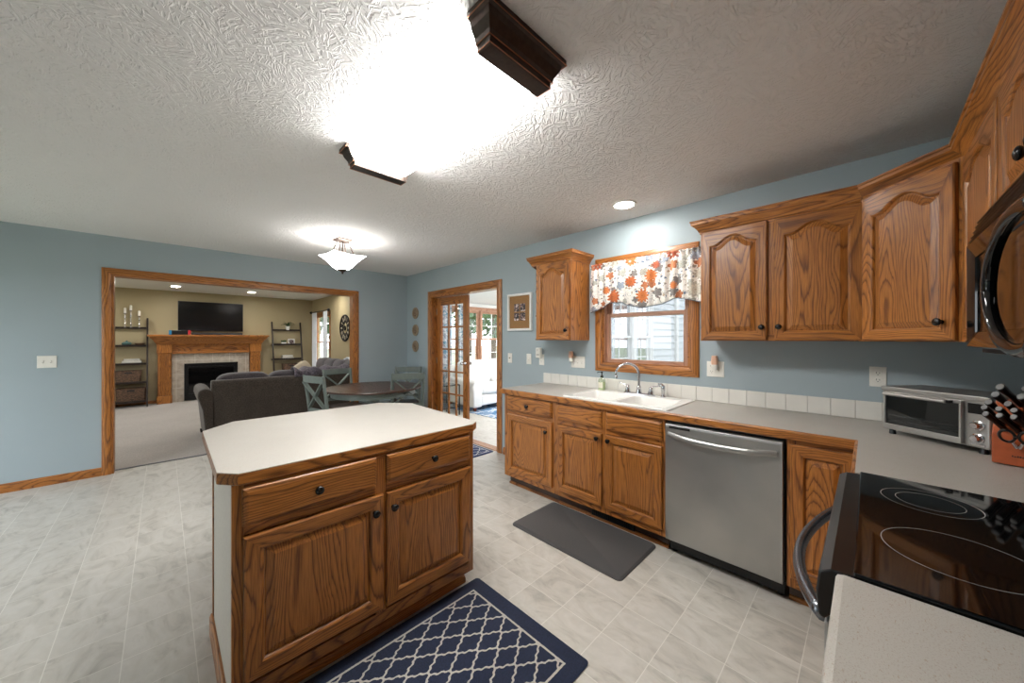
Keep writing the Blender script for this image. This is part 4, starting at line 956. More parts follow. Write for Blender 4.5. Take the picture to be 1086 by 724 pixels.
# valance
va = thing('window_valance', 'white valance with rust and grey flowers gathered over the kitchen window', 'valance', (4.115, -.03, 2.06))
hw = .485
def vf(u, v_):
    x = -hw+2*hw*u
    top = .018
    s = abs(2*u-1)
    drop = .43-.055*math.cos(PI*2*u*1.0)*-1
    # scallops: centre belly and two side tails
    cps = [(-.485, -.43), (-.35, -.397), (-.283, -.352), (-.173, -.356), (-.094, -.389), (.016, -.412), (.166, -.398), (.299, -.354), (.355, -.368), (.485, -.40)]
    for (xa, za), (xb, zb_) in zip(cps, cps[1:]):
        if xa <= x <= xb+1e-6: q_ = (x-xa)/(xb-xa); q_ = q_*q_*(3-2*q_)*.6+q_*.4; bot = za+(zb_-za)*q_; break
    z = top+(bot-top)*v_
    amp = .014*(1-v_*.55)+.004
    y = -.026-amp*(.6*math.sin(x*95)+.4*math.sin(x*61+1.3+v_*2))-.03*v_*(1-v_)*2 - .012*v_
    if v_ < .12: y = -.022-.009*math.sin(x*140+math.sin(x*30))
    return (x, y, z)
m = MB().grid(vf, 220, 26); vo_ = m.build('cloth', 'floral_cloth', va, smooth=True, solid=.002)
MB().tube([(-hw-.012, -.012, -.005), (hw+.012, -.012, -.005)], .009, 10).build('curtain_rod', 'white_plastic', va, smooth=True)
hm = MB(); hm.tube([Vector(vf(i/60, 1))+Vector((0, -.001, 0)) for i in range(61)], .0035, 6); hm.build('hem_cord', 'grey_stripe', va)

# ============================================================ CEILING LIGHTS
cl = thing('ceiling_light', 'long fluorescent ceiling fixture with glowing lens and bronze end caps', 'ceiling light', (4.03, -2.03, CZ))
hx, hy = .56, .175
def lens(x):
    p = []
    for k in range(17):
        a = PI*k/16; p.append((x, -hy*math.cos(a)*1.0, -.004-.098*(math.sin(a)**.55)))
    return p
m = MB(); m.loft([lens(-hx), lens(hx)]); m.build('lens', 'lamp_diffuser', cl, smooth='auto')
CAP = [(0, 0), (.0, -.018), (-.010, -.022), (-.016, -.040), (-.030, -.066), (-.034, -.080), (-.040, -.084), (-.040, -.112), (-.046, -.114)]
for sx in (-1, 1):
    m = MB(); path = [(.0, -.185), (.105, -.185), (.105, .185), (.0, .185)]
    prof = [(0, -.001), (0, -.020), (-.012, -.024), (-.018, -.044), (-.034, -.070), (-.037, -.084), (-.043, -.088), (-.043, -.106), (-.050, -.109), (-.060, -.109), (-.060, -.001)]
    pr = [(o+.0, h) for o, h in prof]; mm = MB()
    pth = [(-.035, -.195), (.075, -.195), (.075, .195), (-.035, .195)]
    sweep_profile(mm, pth, pr, 0)
    mm.prism([(-.035, -.14), (.02, -.14), (.02, .14), (-.035, .14)], -.109, -.004)
    c_ = mm.build('end_cap', 'bronze', cl, bevel=.0012); c_.location = (sx*hx, 0, 0); c_.rotation_euler = (0, 0, 0 if sx > 0 else PI)
    ed = MB()
    for o_, h_e in ((.0006, -.0205), (-.0365, -.0875), (-.0425, -.107)):
        pp = [(-.035, -.195-o_), (.075+o_, -.195-o_), (.075+o_, .195+o_), (-.035, .195+o_)]
        for a, b_ in zip(pp, pp[1:]): ed.tube([(*a, h_e), (*b_, h_e)], .0018, 5)
    e_ = ed.build('copper_edging', 'copper_edge', cl); e_.location = c_.location; e_.rotation_euler = c_.rotation_euler
    MB().lathe([(.007, -.101), (.007, -.106), (.003, -.108)], (sx*(hx-.03), 0, 0), 'z', 12).build('lens_screw', 'matte_black', cl)

sf = thing('ceiling_light', 'semi flush ceiling light with square white glass bowl over the dining table', 'ceiling light', (1.55, -1.57, CZ), R(8))
m = MB(); m.loft([rrect(0, 0, .15, .15, .012, -.001, 2), rrect(0, 0, .155, .155, .012, -.012, 2), rrect(0, 0, .12, .12, .012, -.028, 2)]); m.build('canopy', 'bronze', sf)
for a in (45, 135, 225, 315):
    c_, s_ = math.cos(R(a)), math.sin(R(a)); MB().tube([(c_*.055, s_*.055, -.026), (c_*.13, s_*.13, -.20)], .006, 8).build('rod', 'bronze', sf)
MB().tube([(0, 0, -.026), (0, 0, -.2)], .008, 8).build('stem', 'bronze', sf)
def bowl(r, z, pw):
    p = []
    for k in range(48):
        a = 2*PI*k/48; c_, s_ = math.cos(a), math.sin(a); q = 1/max(abs(c_), abs(s_)); q = 1+(q-1)*pw; p.append((r*q*c_, r*q*s_, z+ (q-1)*.03*pw))
    return p
m = MB(); m.loft([bowl(.17, -.185, 1.0), bowl(.158, -.198, .95), bowl(.135, -.225, .8), bowl(.11, -.26, .6), bowl(.08, -.30, .5), bowl(.045, -.325, .5)], cap=False); m.loft([bowl(.166, -.186, 1.0), bowl(.05, -.205, .8)], cap=True)
m.build('glass_bowl', 'shade_glow', sf, smooth='auto')
MB().lathe([(.05, -.322), (.045, -.330), (.018, -.345), (.008, -.352), (.011, -.360), (.006, -.368), (.001, -.370)], (0,0,0), 'z', 18).build('finial', 'bronze', sf, smooth='auto')
for a in (0, 90, 180, 270): MB().lathe([(.001, -.012), (.009, -.008), (.009, 0), (.001, .004)], (.15*math.cos(R(a)), .15*math.sin(R(a)), -.222), 'z', 8).build('bowl_screw', 'bronze', sf)
def downlight(label, x, y, z=CZ, mat='recess_glow'):
    o = thing('recessed_light', label, 'ceiling light', (x, y, z))
    MB().lathe([(.095, -.0005), (.093, -.006), (.075, -.008), (.068, -.002), (.066, -.0005)], (0,0,0), 'z', 32, cap=False).build('trim_ring', 'white_plastic', o, smooth='auto')
    MB().lathe([(.066, -.003), (.05, -.006), (.001, -.008)], (0,0,0), 'z', 28).build('lamp_lens', mat, o, smooth='auto')
downlight('round recessed ceiling light above the kitchen sink', 4.118, -.345, mat='sink_glow')
downlight('leftmost recessed light in the living room ceiling', -4.30, -2.745)
downlight('recessed living room ceiling light in front of the television', -4.33, -1.50)
downlight('recessed living room ceiling light near the clock, behind the opening top', -3.05, -.43)

# ============================================================ RUGS
def rug(name, label, cat, cx, cy, hx, hy, mat, th=.008, r=.02, rz=0, wav=0):
    m = MB(); m.loft([rrect(0, 0, 2*hx, 2*hy, r, .0005), rrect(0, 0, 2*hx+.002, 2*hy+.002, r, th*.6), rrect(0, 0, 2*hx-.006, 2*hy-.006, r, th)])
    o = m.build(name, mat, None, smooth='auto'); o.location = (cx, cy, 0.0005); o.rotation_euler = (0, 0, rz); return tag(o, label, cat)
trellis('trellis_rug', .3775, .66, .111, .141, b1=.066, lw=.010)
rug('area_rug', 'navy rug with cream trellis pattern on the floor beside the island', 'rug', 4.256, -2.288, .3775, .66, 'trellis_rug', .009)
trellis('trellis_mat', .50, .25, .13, .15, (36, 52, 92), (206, 208, 210), .035, .011)
rug('door_mat', 'navy trellis mat lying in front of the french doorway', 'mat', 1.735, -.27, .50, .235, 'trellis_mat', .008)
m = MB(); m.loft([rrect(0, 0, .885, .50, .03, 0), rrect(0, 0, .885, .50, .03, .006), rrect(0, 0, .865, .48, .028, .016)])
o = m.build('kitchen_mat', 'charcoal_mat', None, smooth='auto'); o.location = (4.035, -.826, .0005); tag(o, 'charcoal anti fatigue mat on the floor before the sink cabinets', 'mat')
o = MB().box(-.035, -.045, 0, .035, .045, .062).build('black_box', 'matte_black', None, bevel=.006); o.location = (5.135, -.24, 2.1355); tag(o, 'small black box standing on top of the two door wall cabinet', 'box')

# ============================================================ DINING
dt = thing('dining_table', 'round dark topped dining table on a sage green painted base', 'dining table', (.86, -.93, 0))
m = MB().lathe([(.001, .728), (.585, .728), (.6, .733), (.602, .745), (.595, .752), (.001, .752)], (0,0,0), 'z', 72); m.build('table_top', 'darkwood_x', dt, smooth='auto')
MB().lathe([(.50, .655), (.52, .655), (.52, .727), (.50, .727)], (0,0,0), 'z', 60).build('apron', 'sage_paint', dt, smooth='auto')
MB().lathe([(.10, .10), (.085, .14), (.06, .2), (.055, .3), (.075, .42), (.085, .5), (.06, .58), (.07, .63), (.16, .655), (.16, .7), (.001, .727)], (0,0,0), 'z', 28).build('pedestal', 'sage_paint', dt, smooth='auto')
for k in range(4):
    a = R(45+90*k); c_, s_ = math.cos(a), math.sin(a)
    MB().tube([(c_*.05, s_*.05, .16), (c_*.18, s_*.18, .12), (c_*.32, s_*.32, .05), (c_*.40, s_*.40, .022)], [.045, .04, .032, .022], 10).build('foot', 'sage_paint', dt, smooth='auto')
def xchair(first=True):
    c = thing('dining_chair', '', 'chair')
    # local: sitter faces +y, back at y=-.0 .. origin under the seat centre
    sp = 'sage_paint'; w = .21
    MB().loft([[(x, y, z) for x, y in ((-.205, -.19), (.205, -.19), (.225, .2), (-.225, .2))] for z in (.440, .462)]).build('seat', 'darkwood_x', c, bevel=.006)
    for sx in (-1, 1):
        MB().tube([(sx*.19, -.205, 0), (sx*.188, -.19, .25), (sx*.186, -.19, .45), (sx*.19, -.225, .72), (sx*.195, -.265, .955)], [.019, .02, .021, .019, .016], 8).build('back_post', sp, c, smooth='auto')
        MB().tube([(sx*.195, .175, 0), (sx*.195, .175, .44)], [.015, .022], 8).build('leg', sp, c, smooth='auto')
        MB().bar((sx*.19, -.185, .2), (sx*.195, .17, .2), .018, .028).build('stretcher', sp, c)
    m = MB(); L = []
    for i in range(9):
        t = -1+2*i/8; y = -.262-.018*(1-t*t); L.append([(t*.2, y-.011, .875), (t*.2, y+.011, .875), (t*.2, y+.009, .948+.006*(1-t*t)), (t*.2, y-.011, .948+.006*(1-t*t))])
    m.loft(L); m.build('top_rail', sp, c, bevel=.003)
    MB().bar((-.19, -.2, .535), (.19, -.2, .535), .022, .045).build('lower_rail', sp, c, bevel=.003)
    MB().bar((-.182, -.205, .555), (.182, -.262, .878), .016, .042, up=(0, 1, 0)).build('cross_slat', sp, c)
    MB().bar((.182, -.213, .555), (-.182, -.270, .878), .016, .042, up=(0, 1, 0)).build('cross_slat', sp, c)
    MB().box(-.185, -.17, .385, .185, -.15, .4395).build('apron', sp, c); MB().box(-.185, .16, .385, .185, .18, .4395).build('apron', sp, c)
    for sx in (-1, 1): MB().box(sx*.195, -.15, .385, sx*.178, .16, .4395).build('apron', sp, c)
    return c
ch0 = xchair()
def put_chair(x, y, rz, label, first=False):
    # (x,y) = centre of the back's top; sitter faces local +y
    c = ch0 if first else copy_tree(ch0)
    d = Vector((0, .272)); r = Matrix.Rotation(rz, 2) @ d
    c.location = (x+r.x, y+r.y, 0); c.rotation_euler = (0, 0, rz); c['label'] = label; c['category'] = 'chair'; c['group'] = 'sage green x back dining chairs'
put_chair(.93, -1.69, R(14), 'sage green x back chair on the near left side of the table, nearest the island', True)
put_chair(.05, -1.13, R(-83), 'sage green x back chair behind the table, in front of the wide opening')
put_chair(1.39, -.72, R(70), 'sage green x back chair right of the table, nearest the french doorway')
put_chair(.44, -.21, R(-135), 'sage green x back chair in the blue room corner, seen behind another chair back')

# ============================================================ LIVING ROOM
fp = thing('fireplace_surround', 'oak fireplace mantel with fluted pilasters and beige tile surround', 'fireplace', (XL, -2.105, 0))
# local = world axes; y centred
MB().box(.0, -.68, .0, .115, .68, 1.06).build('tile_surround', 'hearth_tile', fp)
for sg in (-1, 1):
    y0 = sg*.69; y1 = sg*.90
    m = MB().box(.0, y0, .17, .175, y1, 1.08, 0); pl = m.build('pilaster', ['oak_z'], fp, bevel=.002)
    f = MB(); ya, yb = min(y0, y1), max(y0, y1)
    for k in range(5): yy = ya+.012+k*.0385; f.box(.1752, yy, .171, .212, yy+.029, 1.079)
    f.build('flute', 'oak_z', pl, bevel=.003)
    MB().box(.0, ya-.012, 0.004, .225, yb+.012, .1695).build('plinth_block', 'oak_z', fp, bevel=.003)
    MB().box(.0, ya-.012, 1.0805, .225, yb+.012, 1.27).build('capital_block', 'oak_z', fp, bevel=.003)
MB().box(.0, -.675, 1.0605, .15, .675, 1.27).build('frieze', 'oak_y', fp)
MB().box(.1505, -.675, 1.0605, .17, .675, 1.11).box(.1505, -.675, 1.235, .17, .675, 1.27).box(.1505, -.675, 1.11, .17, -.62, 1.235).box(.1505, .62, 1.11, .17, .675, 1.235).build('frieze_frame', 'oak_y', fp, bevel=.002)
m = MB(); mp = [(0, 0), (.005, 0), (.01, .02), (.03, .04), (.045, .08), (.09, .13), (.105, .15), (.105, .165), (0, .165)]
sweep_profile(m, [(0, -.915), (.23, -.915), (.23, .915), (0, .915)], mp, 1.2705); m.prism([(0, -.915), (.23, -.915), (.23, .915), (0, .915)], 1.2705, 1.43)
m.build('crown', 'oak_y', fp, smooth='auto')
MB().box(.0, -1.05, 1.4365, .36, 1.05, 1.475).build('mantel_shelf', 'oak_y', fp, bevel=.006)
fi = thing('gas_fireplace', 'black gas fireplace insert with dark glass in the tiled surround', 'fireplace insert', (XL+.1155, -2.12, .0))
m = MB(); a, b_, zt_ = -.47, .47, .83
m.box(0, a, .02, .03, a+.07, zt_).box(0, b_-.07, .02, .03, b_, zt_).box(0, a+.07, zt_-.1, .03, b_-.07, zt_).box(0, a+.07, .02, .03, b_-.07, .16)
m.build('frame', 'iron_black', fi, bevel=.003)
MB().box(.031, a+.07, zt_-.085, .055, b_-.07, zt_-.06).box(.031, a, zt_-.02, .06, b_, zt_+.01).build('hood', 'iron_black', fi)
MB().box(.006, a+.071, .161, .012, b_-.071, zt_-.101).build('glass_front', 'black_glass', fi)
lg = MB()
for k in range(7): lg.box(.031, a+.09, .04+k*.014, .036, b_-.09, .047+k*.014)
lg.build('louvre', 'matte_black', fi)
tv = thing('television', 'large flat black television mounted above the fireplace mantel', 'television', (XL+.03, -2.115, 1.56))
MB().box(-.028, -.25, .15, .015, .25, .5).build('wall_bracket', 'matte_black', tv)
MB().box(.016, -.575, 0, .055, .575, .665).build('bezel', 'black_plastic', tv, bevel=.004); MB().box(.0553, -.565, .014, .0565, .565, .655).build('screen', 'screen_dark', tv); MB().box(.056, -.025, .003, .058, .025, .009).build('badge', 'brushed_nickel', tv)
so = thing('sound_bar', 'slim black sound bar lying on the oak mantel below the television', 'sound bar', (XL+.2, -2.02, 1.4755))
MB().box(-.045, -.45, 0, .045, .45, .05).build('body', 'matte_black', so, bevel=.008); MB().box(.0452, -.44, .006, .047, .44, .044).build('speaker_mesh', 'dark_steel', so)
gc = thing('game_console', 'handheld game console with blue and red ends on the left of the mantel', 'game console', (XL+.2, -2.66, 1.4755), 0)
MB().box(-.012, -.13, 0, .012, .13, .095).build('screen_slab', 'black_plastic', gc, bevel=.003)
MB().box(-.013, -.175, .0, .013, -.1305, .1).build('blue_grip', 'blue_plastic', gc, bevel=.008); MB().box(-.013, .1305, .0, .013, .175, .1).build('red_grip', 'red_plastic', gc, bevel=.008)
def ladder(label, y0, y1, first=None):
    s_ = thing('ladder_shelf', label, 'shelf', (XL, y0, 0), 0, 'espresso ladder shelves'); w = y1-y0
    for yy in (0, w-.03):
        MB().bar((.42, yy+.015, .004), (.03, yy+.015, 1.82), .028, .045, up=(1, 0, 0)).build('leaning_post', 'espresso', s_)
    for z in (.12, .50, .875, 1.245, 1.615):
        xf = .42-(.39)*(z/1.82)
        MB().box(.015, .031, z-.022, xf+.0, w-.031, z).box(xf-.012, .031, z, xf, w-.031, z+.02).build('shelf', 'espresso', s_)
        for yy in (.0, w-.03): MB().box(.012, yy+.006, z-.03, xf-.02, yy+.024, z-.0).build('bracket', 'espresso', s_)
    return s_
ladder('dark leaning ladder shelf left of the fireplace holding candlesticks and baskets', -3.86, -3.14)
ladder('dark leaning ladder shelf right of the fireplace with a fern on top', -.96, -.29)
# candlesticks
for i, (y, h, lb) in enumerate(((-3.475, .30, 'silver candlestick with white candle, left of the three on the top shelf'), (-3.395, .36, 'tallest silver candlestick with white candle, middle of the three'), (-3.275, .25, 'shortest silver candlestick with white candle, right of the three'))):
    k = thing('candlestick', lb, 'candlestick', (XL+.055, y, 1.6155+.0), 0, 'silver candlesticks on the ladder shelf')
    MB().lathe([(.030, 0), (.032, .008), (.012, .02), (.008, .05), (.018, .07), (.008, .09), (.007, h*.6), (.016, h*.7), (.007, h*.78), (.008, h-.02), (.024, h-.008), (.026, h), (.012, h)], (0,0,0), 'z', 18).build('stem', 'chrome', k, smooth='auto')
    MB().lathe([(.019, h+.0005), (.019, h+.10), (.004, h+.105), (.001, h+.115)], (0,0,0), 'z', 16).build('candle', 'candle_wax', k, smooth='auto')
k = thing('ceramic_dish', 'teal lidded ceramic dish on the second shelf of the left ladder', 'dish', (XL+.085, -3.45, 1.2455))
MB().lathe([(.03, 0), (.06, .02), (.075, .04), (.078, .045), (.05, .075), (.015, .085), (.01, .095), (.016, .105), (.001, .11)], (0,0,0), 'z', 28).build('bowl', 'teal_glaze', k, smooth='auto')
k = thing('wooden_bowl', 'brown wooden bowl beside the teal dish on the left ladder', 'bowl', (XL+.09, -3.265, 1.2455))
MB().lathe([(.03, 0), (.05, .012), (.085, .055), (.08, .055), (.045, .016), (.001, .014)], (0,0,0), 'z', 28).build('body', 'book_brown', k, smooth='auto')
def book(label, x, y, z, w, d, h, mat, grp, rz=0):
    b = thing('book', label, 'book', (x, y, z), rz, grp)
    MB().box(-d/2, -w/2, 0, d/2, w/2, .003).box(-d/2, -w/2, h-.003, d/2, w/2, h).box(-d/2, w/2-.003, .003, d/2, w/2, h-.003).build('cover', mat, b); MB().box(-d/2+.004, -w/2+.004, .0031, d/2-.003, w/2-.0035, h-.0031).build('pages', 'page_paper', b)
z = .8755
for i, (w, h, mt, lb) in enumerate(((.29, .030, 'book_dark', 'dark large book at the bottom of the pile on the left ladder'), (.27, .026, 'book_pale', 'pale book in the middle of the pile on the left ladder'), (.24, .024, 'book_dark', 'dark thin book above the pale one on the left ladder'), (.22, .016, 'book_pale', 'topmost pale booklet of the pile on the left ladder'))):
    book(lb, XL+.12, -3.38, z, w, .19, h, mt, 'books piled on the left ladder shelf', R(2*i)); z += h+.0005
z = .8755
for i, (w, h, mt, lb) in enumerate(((.26, .034, 'book_pale', 'white thick book at the bottom of the pile on the right ladder'), (.24, .024, 'book_brown', 'brown book between two white ones on the right ladder'), (.23, .03, 'book_pale', 'white topmost book of the pile on the right ladder'))):
    book(lb, XL+.12, -.62, z, w, .18, h, mt, 'books piled on the right ladder shelf', R(-2*i)); z += h+.0005
def basket(label, x, y, z, w, d, h):
    b = thing('wicker_basket', label, 'basket', (x, y, z), 0, 'woven wicker baskets on ladder shelves')
    def Lp(s, zz, i=0): return [(px*s, py*s, zz) for px, py, _ in rrect(0, 0, d-i, w-i, .03, 0, 3)]
    MB().loft([Lp(.94, 0), Lp(1, h), Lp(1, h, .02), Lp(.94, .01, .02)]).build('body', 'wicker', b, smooth='auto')
    MB().tube([(px, py, h) for px, py, _ in rrect(0, 0, d, w, .03, 0, 3)]+[(d/2, 0, h)], .008, 6).build('rim', 'wicker', b)
    MB().box(d/2-.003, -.05, h-.055, d/2+.003, .05, h-.025).build('handle_hole', 'dark_slot', b)
basket('wicker basket on the fourth shelf of the left ladder', XL+.17, -3.42, .5005, .36, .24, .235)
basket('large wicker basket on the bottom shelf of the left ladder', XL+.21, -3.38, .1205, .42, .30, .26)
basket('wicker basket low on the right ladder, behind the sofa', XL+.17, -.56, .5005, .36, .24, .24)
fn = thing('potted_fern', 'green fern in a white pot on top of the right ladder shelf', 'potted plant', (XL+.06, -.60, 1.6155))
MB().lathe([(.035, 0), (.05, .08), (.053, .10), (.045, .10), (.04, .085), (.001, .085)], (0,0,0), 'z', 20).build('pot', 'white_ceramic', fn, smooth='auto')
m = MB(); random.seed(11)
for k in range(34):
    a = random.uniform(0, 2*PI); L_ = random.uniform(.10, .21); up = random.uniform(.04, .13); dx = max(-.05/ max(.2, L_), math.cos(a)); q = []
    for j in range(6):
        t = j/5; q.append(Vector((max(-.035, math.cos(a)*L_*t*.8), math.sin(a)*L_*t, .09+up*math.sin(t*PI*.75))))
    for j in range(5):
        s_ = .016*(1-j/5.5); sd = Vector((-math.sin(a), math.cos(a), 0))
        m.add([tuple(q[j]), tuple(q[j+1]+sd*s_), tuple(q[j+1]), tuple(q[j+1]-sd*s_+Vector((0, 0, -.004)))], [(0, 1, 2), (0, 2, 3)])
m.build('fronds', 'leaf_green', fn)
k = thing('small_planter', 'small white planter with greenery on the right ladder second shelf', 'planter', (XL+.11, -.70, 1.2455))
MB().loft([rrect(0, 0, .07, .10, .012, 0), rrect(0, 0, .075, .11, .012, .055), rrect(0, 0, .06, .095, .012, .055), rrect(0, 0, .06, .095, .012, .045)]).build('pot', 'white_ceramic', k)
m = MB()
for i in range(26):
    x, y = random.uniform(-.025, .025), random.uniform(-.04, .04); h = random.uniform(.03, .06); m.tube([(x, y, .045), (x*1.3, y*1.3, .05+h)], [.006, .009], 5)
m.build('foliage', 'leaf_green', k)
k = thing('photo_frame', 'white framed small picture standing on the right ladder second shelf', 'photo frame', (XL+.12, -.53, 1.2455), 0)
MB().box(-.008, -.075, 0, .008, .075, .14).build('frame', 'mdf_white', k, bevel=.002); MB().box(.0085, -.055, .02, .0095, .055, .12).build('picture', 'photo_print', k)

# sofas
def cushion(m, cx, cy, cz, lx, ly, lz, p=.5, n=14):
    # soft pillow block
    loops = []
    for j in range(n+1):
        v_ = -PI/2+PI*j/n; r = abs(math.cos(v_))**p; zz = (1 if v_ > 0 else -1)*abs(math.sin(v_))**.75
        loops.append([(cx+lx/2*r*(1 if math.cos(u) > 0 else -1)*abs(math.cos(u))**.45, cy+ly/2*r*(1 if math.sin(u) > 0 else -1)*abs(math.sin(u))**.45, cz+lz/2*zz) for u in [2*PI*k/28+.001 for k in range(28)]])
    m.loft(loops, True); return m
sfA = thing('sofa', 'dark brown chenille sofa seen from behind in the living room', 'sofa', (-.62, -2.57, 0))
# local: x negative = towards the fireplace; y 0..2.1
Ls = 2.13
m = MB(); bp = [(0, .05), (.0, .60), (.012, .79), (-.02, .83), (-.14, .83), (-.2, .45), (-.2, .05)]
m.loft([[(x, y, z) for x, z in bp] for y in (.10, Ls)]); m.build('back', 'chenille', sfA, bevel=.02, seg=3)
def arm(y0, sg):
    m = MB(); ap = [(.05, .05), (.015, .45), (-.035, .62), (-.03, .70), (.03, .735), (.11, .70), (.16, .6), (.16, .05)]
    m.loft([[(x, y0+sg*a*(1.0), z) for a, z in ap] for x in (-.0, -.45, -.90)]); return m
arm(0, 1).build('arm', 'chenille', sfA, bevel=.03, seg=3)
MB().box(-.92, .17, .06, -.21, Ls, .30).build('seat_base', 'chenille', sfA, bevel=.02)
for k in range(3): cushion(MB(), -.58, .17+.31+k*.615, .38, .72, .60, .19).build('seat_cushion', 'chenille', sfA, smooth=True)
for k in range(3): cushion(MB(), -.22, .17+.30+k*.60, .66, .30, .66, .50, .4).build('back_cushion', 'cushion_grey', sfA, smooth=True)
for x in (-.05, -.86):
    for y in (.06, Ls-.08): MB().lathe([(.02, .004), (.028, .06)], (x, y, 0), 'z', 10).build('foot', 'espresso', sfA)
thr = MB()
def throw(u, v_):
    y = .95+u*1.0; x = .03-.34*v_; z = .845+.065*math.sin(v_*PI)+.018*math.sin(u*23+v_*5)+.012*math.sin(u*41+1)
    if v_ < .1: z = .80-.0*u; x = .03
    return (x, y, z)
thr.grid(throw, 60, 16); t_ = thr.build('throw_blanket', 'throw_fabric', None, smooth=True, solid=.012); t_.location = (-.62-.02, -2.46, 0.02); tag(t_, 'crumpled grey violet blanket thrown over the top of the sofa back', 'blanket')
sfB = thing('sofa', 'brown sofa section along the tan wall under the living room clock', 'sofa', (-2.3, -.12, 0))
m = MB(); m.loft([[(x, y, z) for y, z in ((.08, .05), (.08, .76), (.04, .80), (-.10, .80), (-.18, .42), (-.18, .05))] for x in (-1.2, .85)]); m.build('back', 'chenille', sfB, bevel=.02, seg=3)
MB().box(-1.2, -.92, .06, .60, -.19, .30).build('seat_base', 'chenille', sfB, bevel=.02)
for k in range(3): cushion(MB(), -.88+k*.60, -.56, .38, .60, .70, .19).build('seat_cushion', 'chenille', sfB, smooth=True)
for k in range(4): cushion(MB(), -.95+k*.55, -.16, .70, .62, .30, .52, .45).build('back_cushion', 'cushion_grey', sfB, smooth=True)
m = MB(); ap = [(0, .05), (-.03, .5), (-.04, .64), (.04, .70), (.14, .66), (.16, .5), (.16, .05)]
m.loft([[(-1.36+a, y, z) for a, z in ap] for y in (-.9, .06)]); m.build('arm', 'chenille', sfB, bevel=.03, seg=3)
pw = MB(); cushion(pw, 0, 0, .2, .14, .44, .40, .35); p_ = pw.build('throw_pillow', 'cream_fabric', None, smooth=True); p_.location = (-3.20, -.66, .50); p_.rotation_euler = (R(28), R(-12), R(25)); tag(p_, 'cream throw pillow leaning on the far brown sofa section', 'pillow')
bl = MB(); bl.grid(lambda u, v_: (-.28+.5*u, .02-.32*v_, .015+.02*math.sin(u*11+v_*4)+.0*v_), 20, 10); b_ = bl.build('white_blanket', 'white_fabric', None, smooth=True, solid=.02); b_.location = (-1.62, -.06, .985); tag(b_, 'white folded blanket on top of the sofa cushions next to the opening', 'blanket')

# clock and curtains in the living room
ck = thing('wall_clock', 'large round black wall clock with cut out numerals on the tan wall', 'clock', (-2.82, -.002, 1.63))
MB().lathe([(.300, 0), (.305, -.012), (.300, -.024), (.285, -.026), (.28, -.012), (.28, 0)], (0,0,0), 'y', 60, cap=False).build('outer_rim', 'iron_black', ck, smooth='auto')
MB().lathe([(.150, 0), (.155, -.012), (.145, -.014), (.14, 0)], (0,0,0), 'y', 48, cap=False).build('inner_ring', 'iron_black', ck)
MB().lathe([(.281, -.0005), (.281, -.006), (.12, -.006), (.12, -.0005)], (0,0,0), 'y', 48, cap=False).build('dial', 'matte_black', ck)
MB().lathe([(.06, 0), (.06, -.02), (.03, -.022), (.001, -.022)], (0,0,0), 'y', 24).build('hub', 'iron_black', ck)
ROM = ['XII', 'I', 'II', 'III', 'IIII', 'V', 'VI', 'VII', 'VIII', 'IX', 'X', 'XI']
for k, s_ in enumerate(ROM):
    a = R(30*k); m = MB(); rad = Vector((math.sin(a), 0, math.cos(a))); tg = Vector((math.cos(a), 0, -math.sin(a))); wch = {'I': .014, 'V': .03, 'X': .03}; tot = sum(wch[c] for c in s_); u = -tot/2
    for c in s_:
        cw = wch[c]; P = lambda q, r_: rad*r_+tg*q+Vector((0, -.009, 0)); r0, r1 = .172, .262
        if c == 'I': m.bar(P(u+cw/2, r0), P(u+cw/2, r1), .006, .005, up=(0, 1, 0))
        elif c == 'V': m.bar(P(u+cw/2, r0), P(u+.004, r1), .006, .005, up=(0, 1, 0)); m.bar(P(u+cw/2, r0), P(u+cw-.004, r1), .006, .0045, up=(0, 1, 0))
        else: m.bar(P(u+.004, r0), P(u+cw-.004, r1), .006, .005, up=(0, 1, 0)); m.bar(P(u+cw-.004, r0), P(u+.004, r1), .006, .0045, up=(0, 1, 0))
        u += cw
    m.build('numeral', 'cream_fabric', ck)
MB().bar((0, -.028, 0), (.05, -.028, .11), .012, .004, up=(0, 1, 0)).build('hour_hand', 'iron_black', ck); MB().bar((0, -.033, 0), (-.13, -.033, .06), .01, .004, up=(0, 1, 0)).build('minute_hand', 'iron_black', ck)
def curtain(label, x0, x1, y, z0, z1, mat, rz=0, axis='x', waves=5, amp=.03, name='curtain', group=None):
    m = MB()
    def f(u, v_):
        a = x0+(x1-x0)*u; d = amp*math.sin(u*waves*2*PI)*(.6+.4*v_)+.006*math.sin(u*37); z = z1+(z0-z1)*v_
        return (a, y+d, z) if axis == 'x' else (y+d, a, z)
    m.grid(f, 16*waves, 10); o = m.build(name, mat, None, smooth=True, solid=.002); return tag(o, label, 'curtain', group)
rd = thing('curtain_rod', 'dark curtain rod with ball ends above the living room window', 'curtain rod', (-4.38, -.075, 2.09))
MB().tube([(-.72, 0, 0), (.62, 0, 0)], .011, 12).build('rod', 'iron_black', rd, smooth='auto')
for x in (-.75, .65): MB().lathe([(.001, -.035), (.03, -.02), (.034, 0), (.03, .02), (.001, .035)], (x, 0, 0), 'x', 16).build('finial', 'iron_black', rd, smooth='auto')
for x in (-.6, .5): MB().bar((x, .073, 0), (x, .0, 0), .014, .014).build('bracket', 'iron_black', rd)
curtain('white curtain panel on the far side of the living room window', -5.05, -4.62, -.075, .12, 2.07, 'white_fabric', amp=.022, waves=4, group='white living room curtains')
curtain('white curtain panel on the near side of the living room window, left of the clock', -4.13, -3.80, -.075, .12, 2.07, 'white_fabric', amp=.022, waves=4, group='white living room curtains')

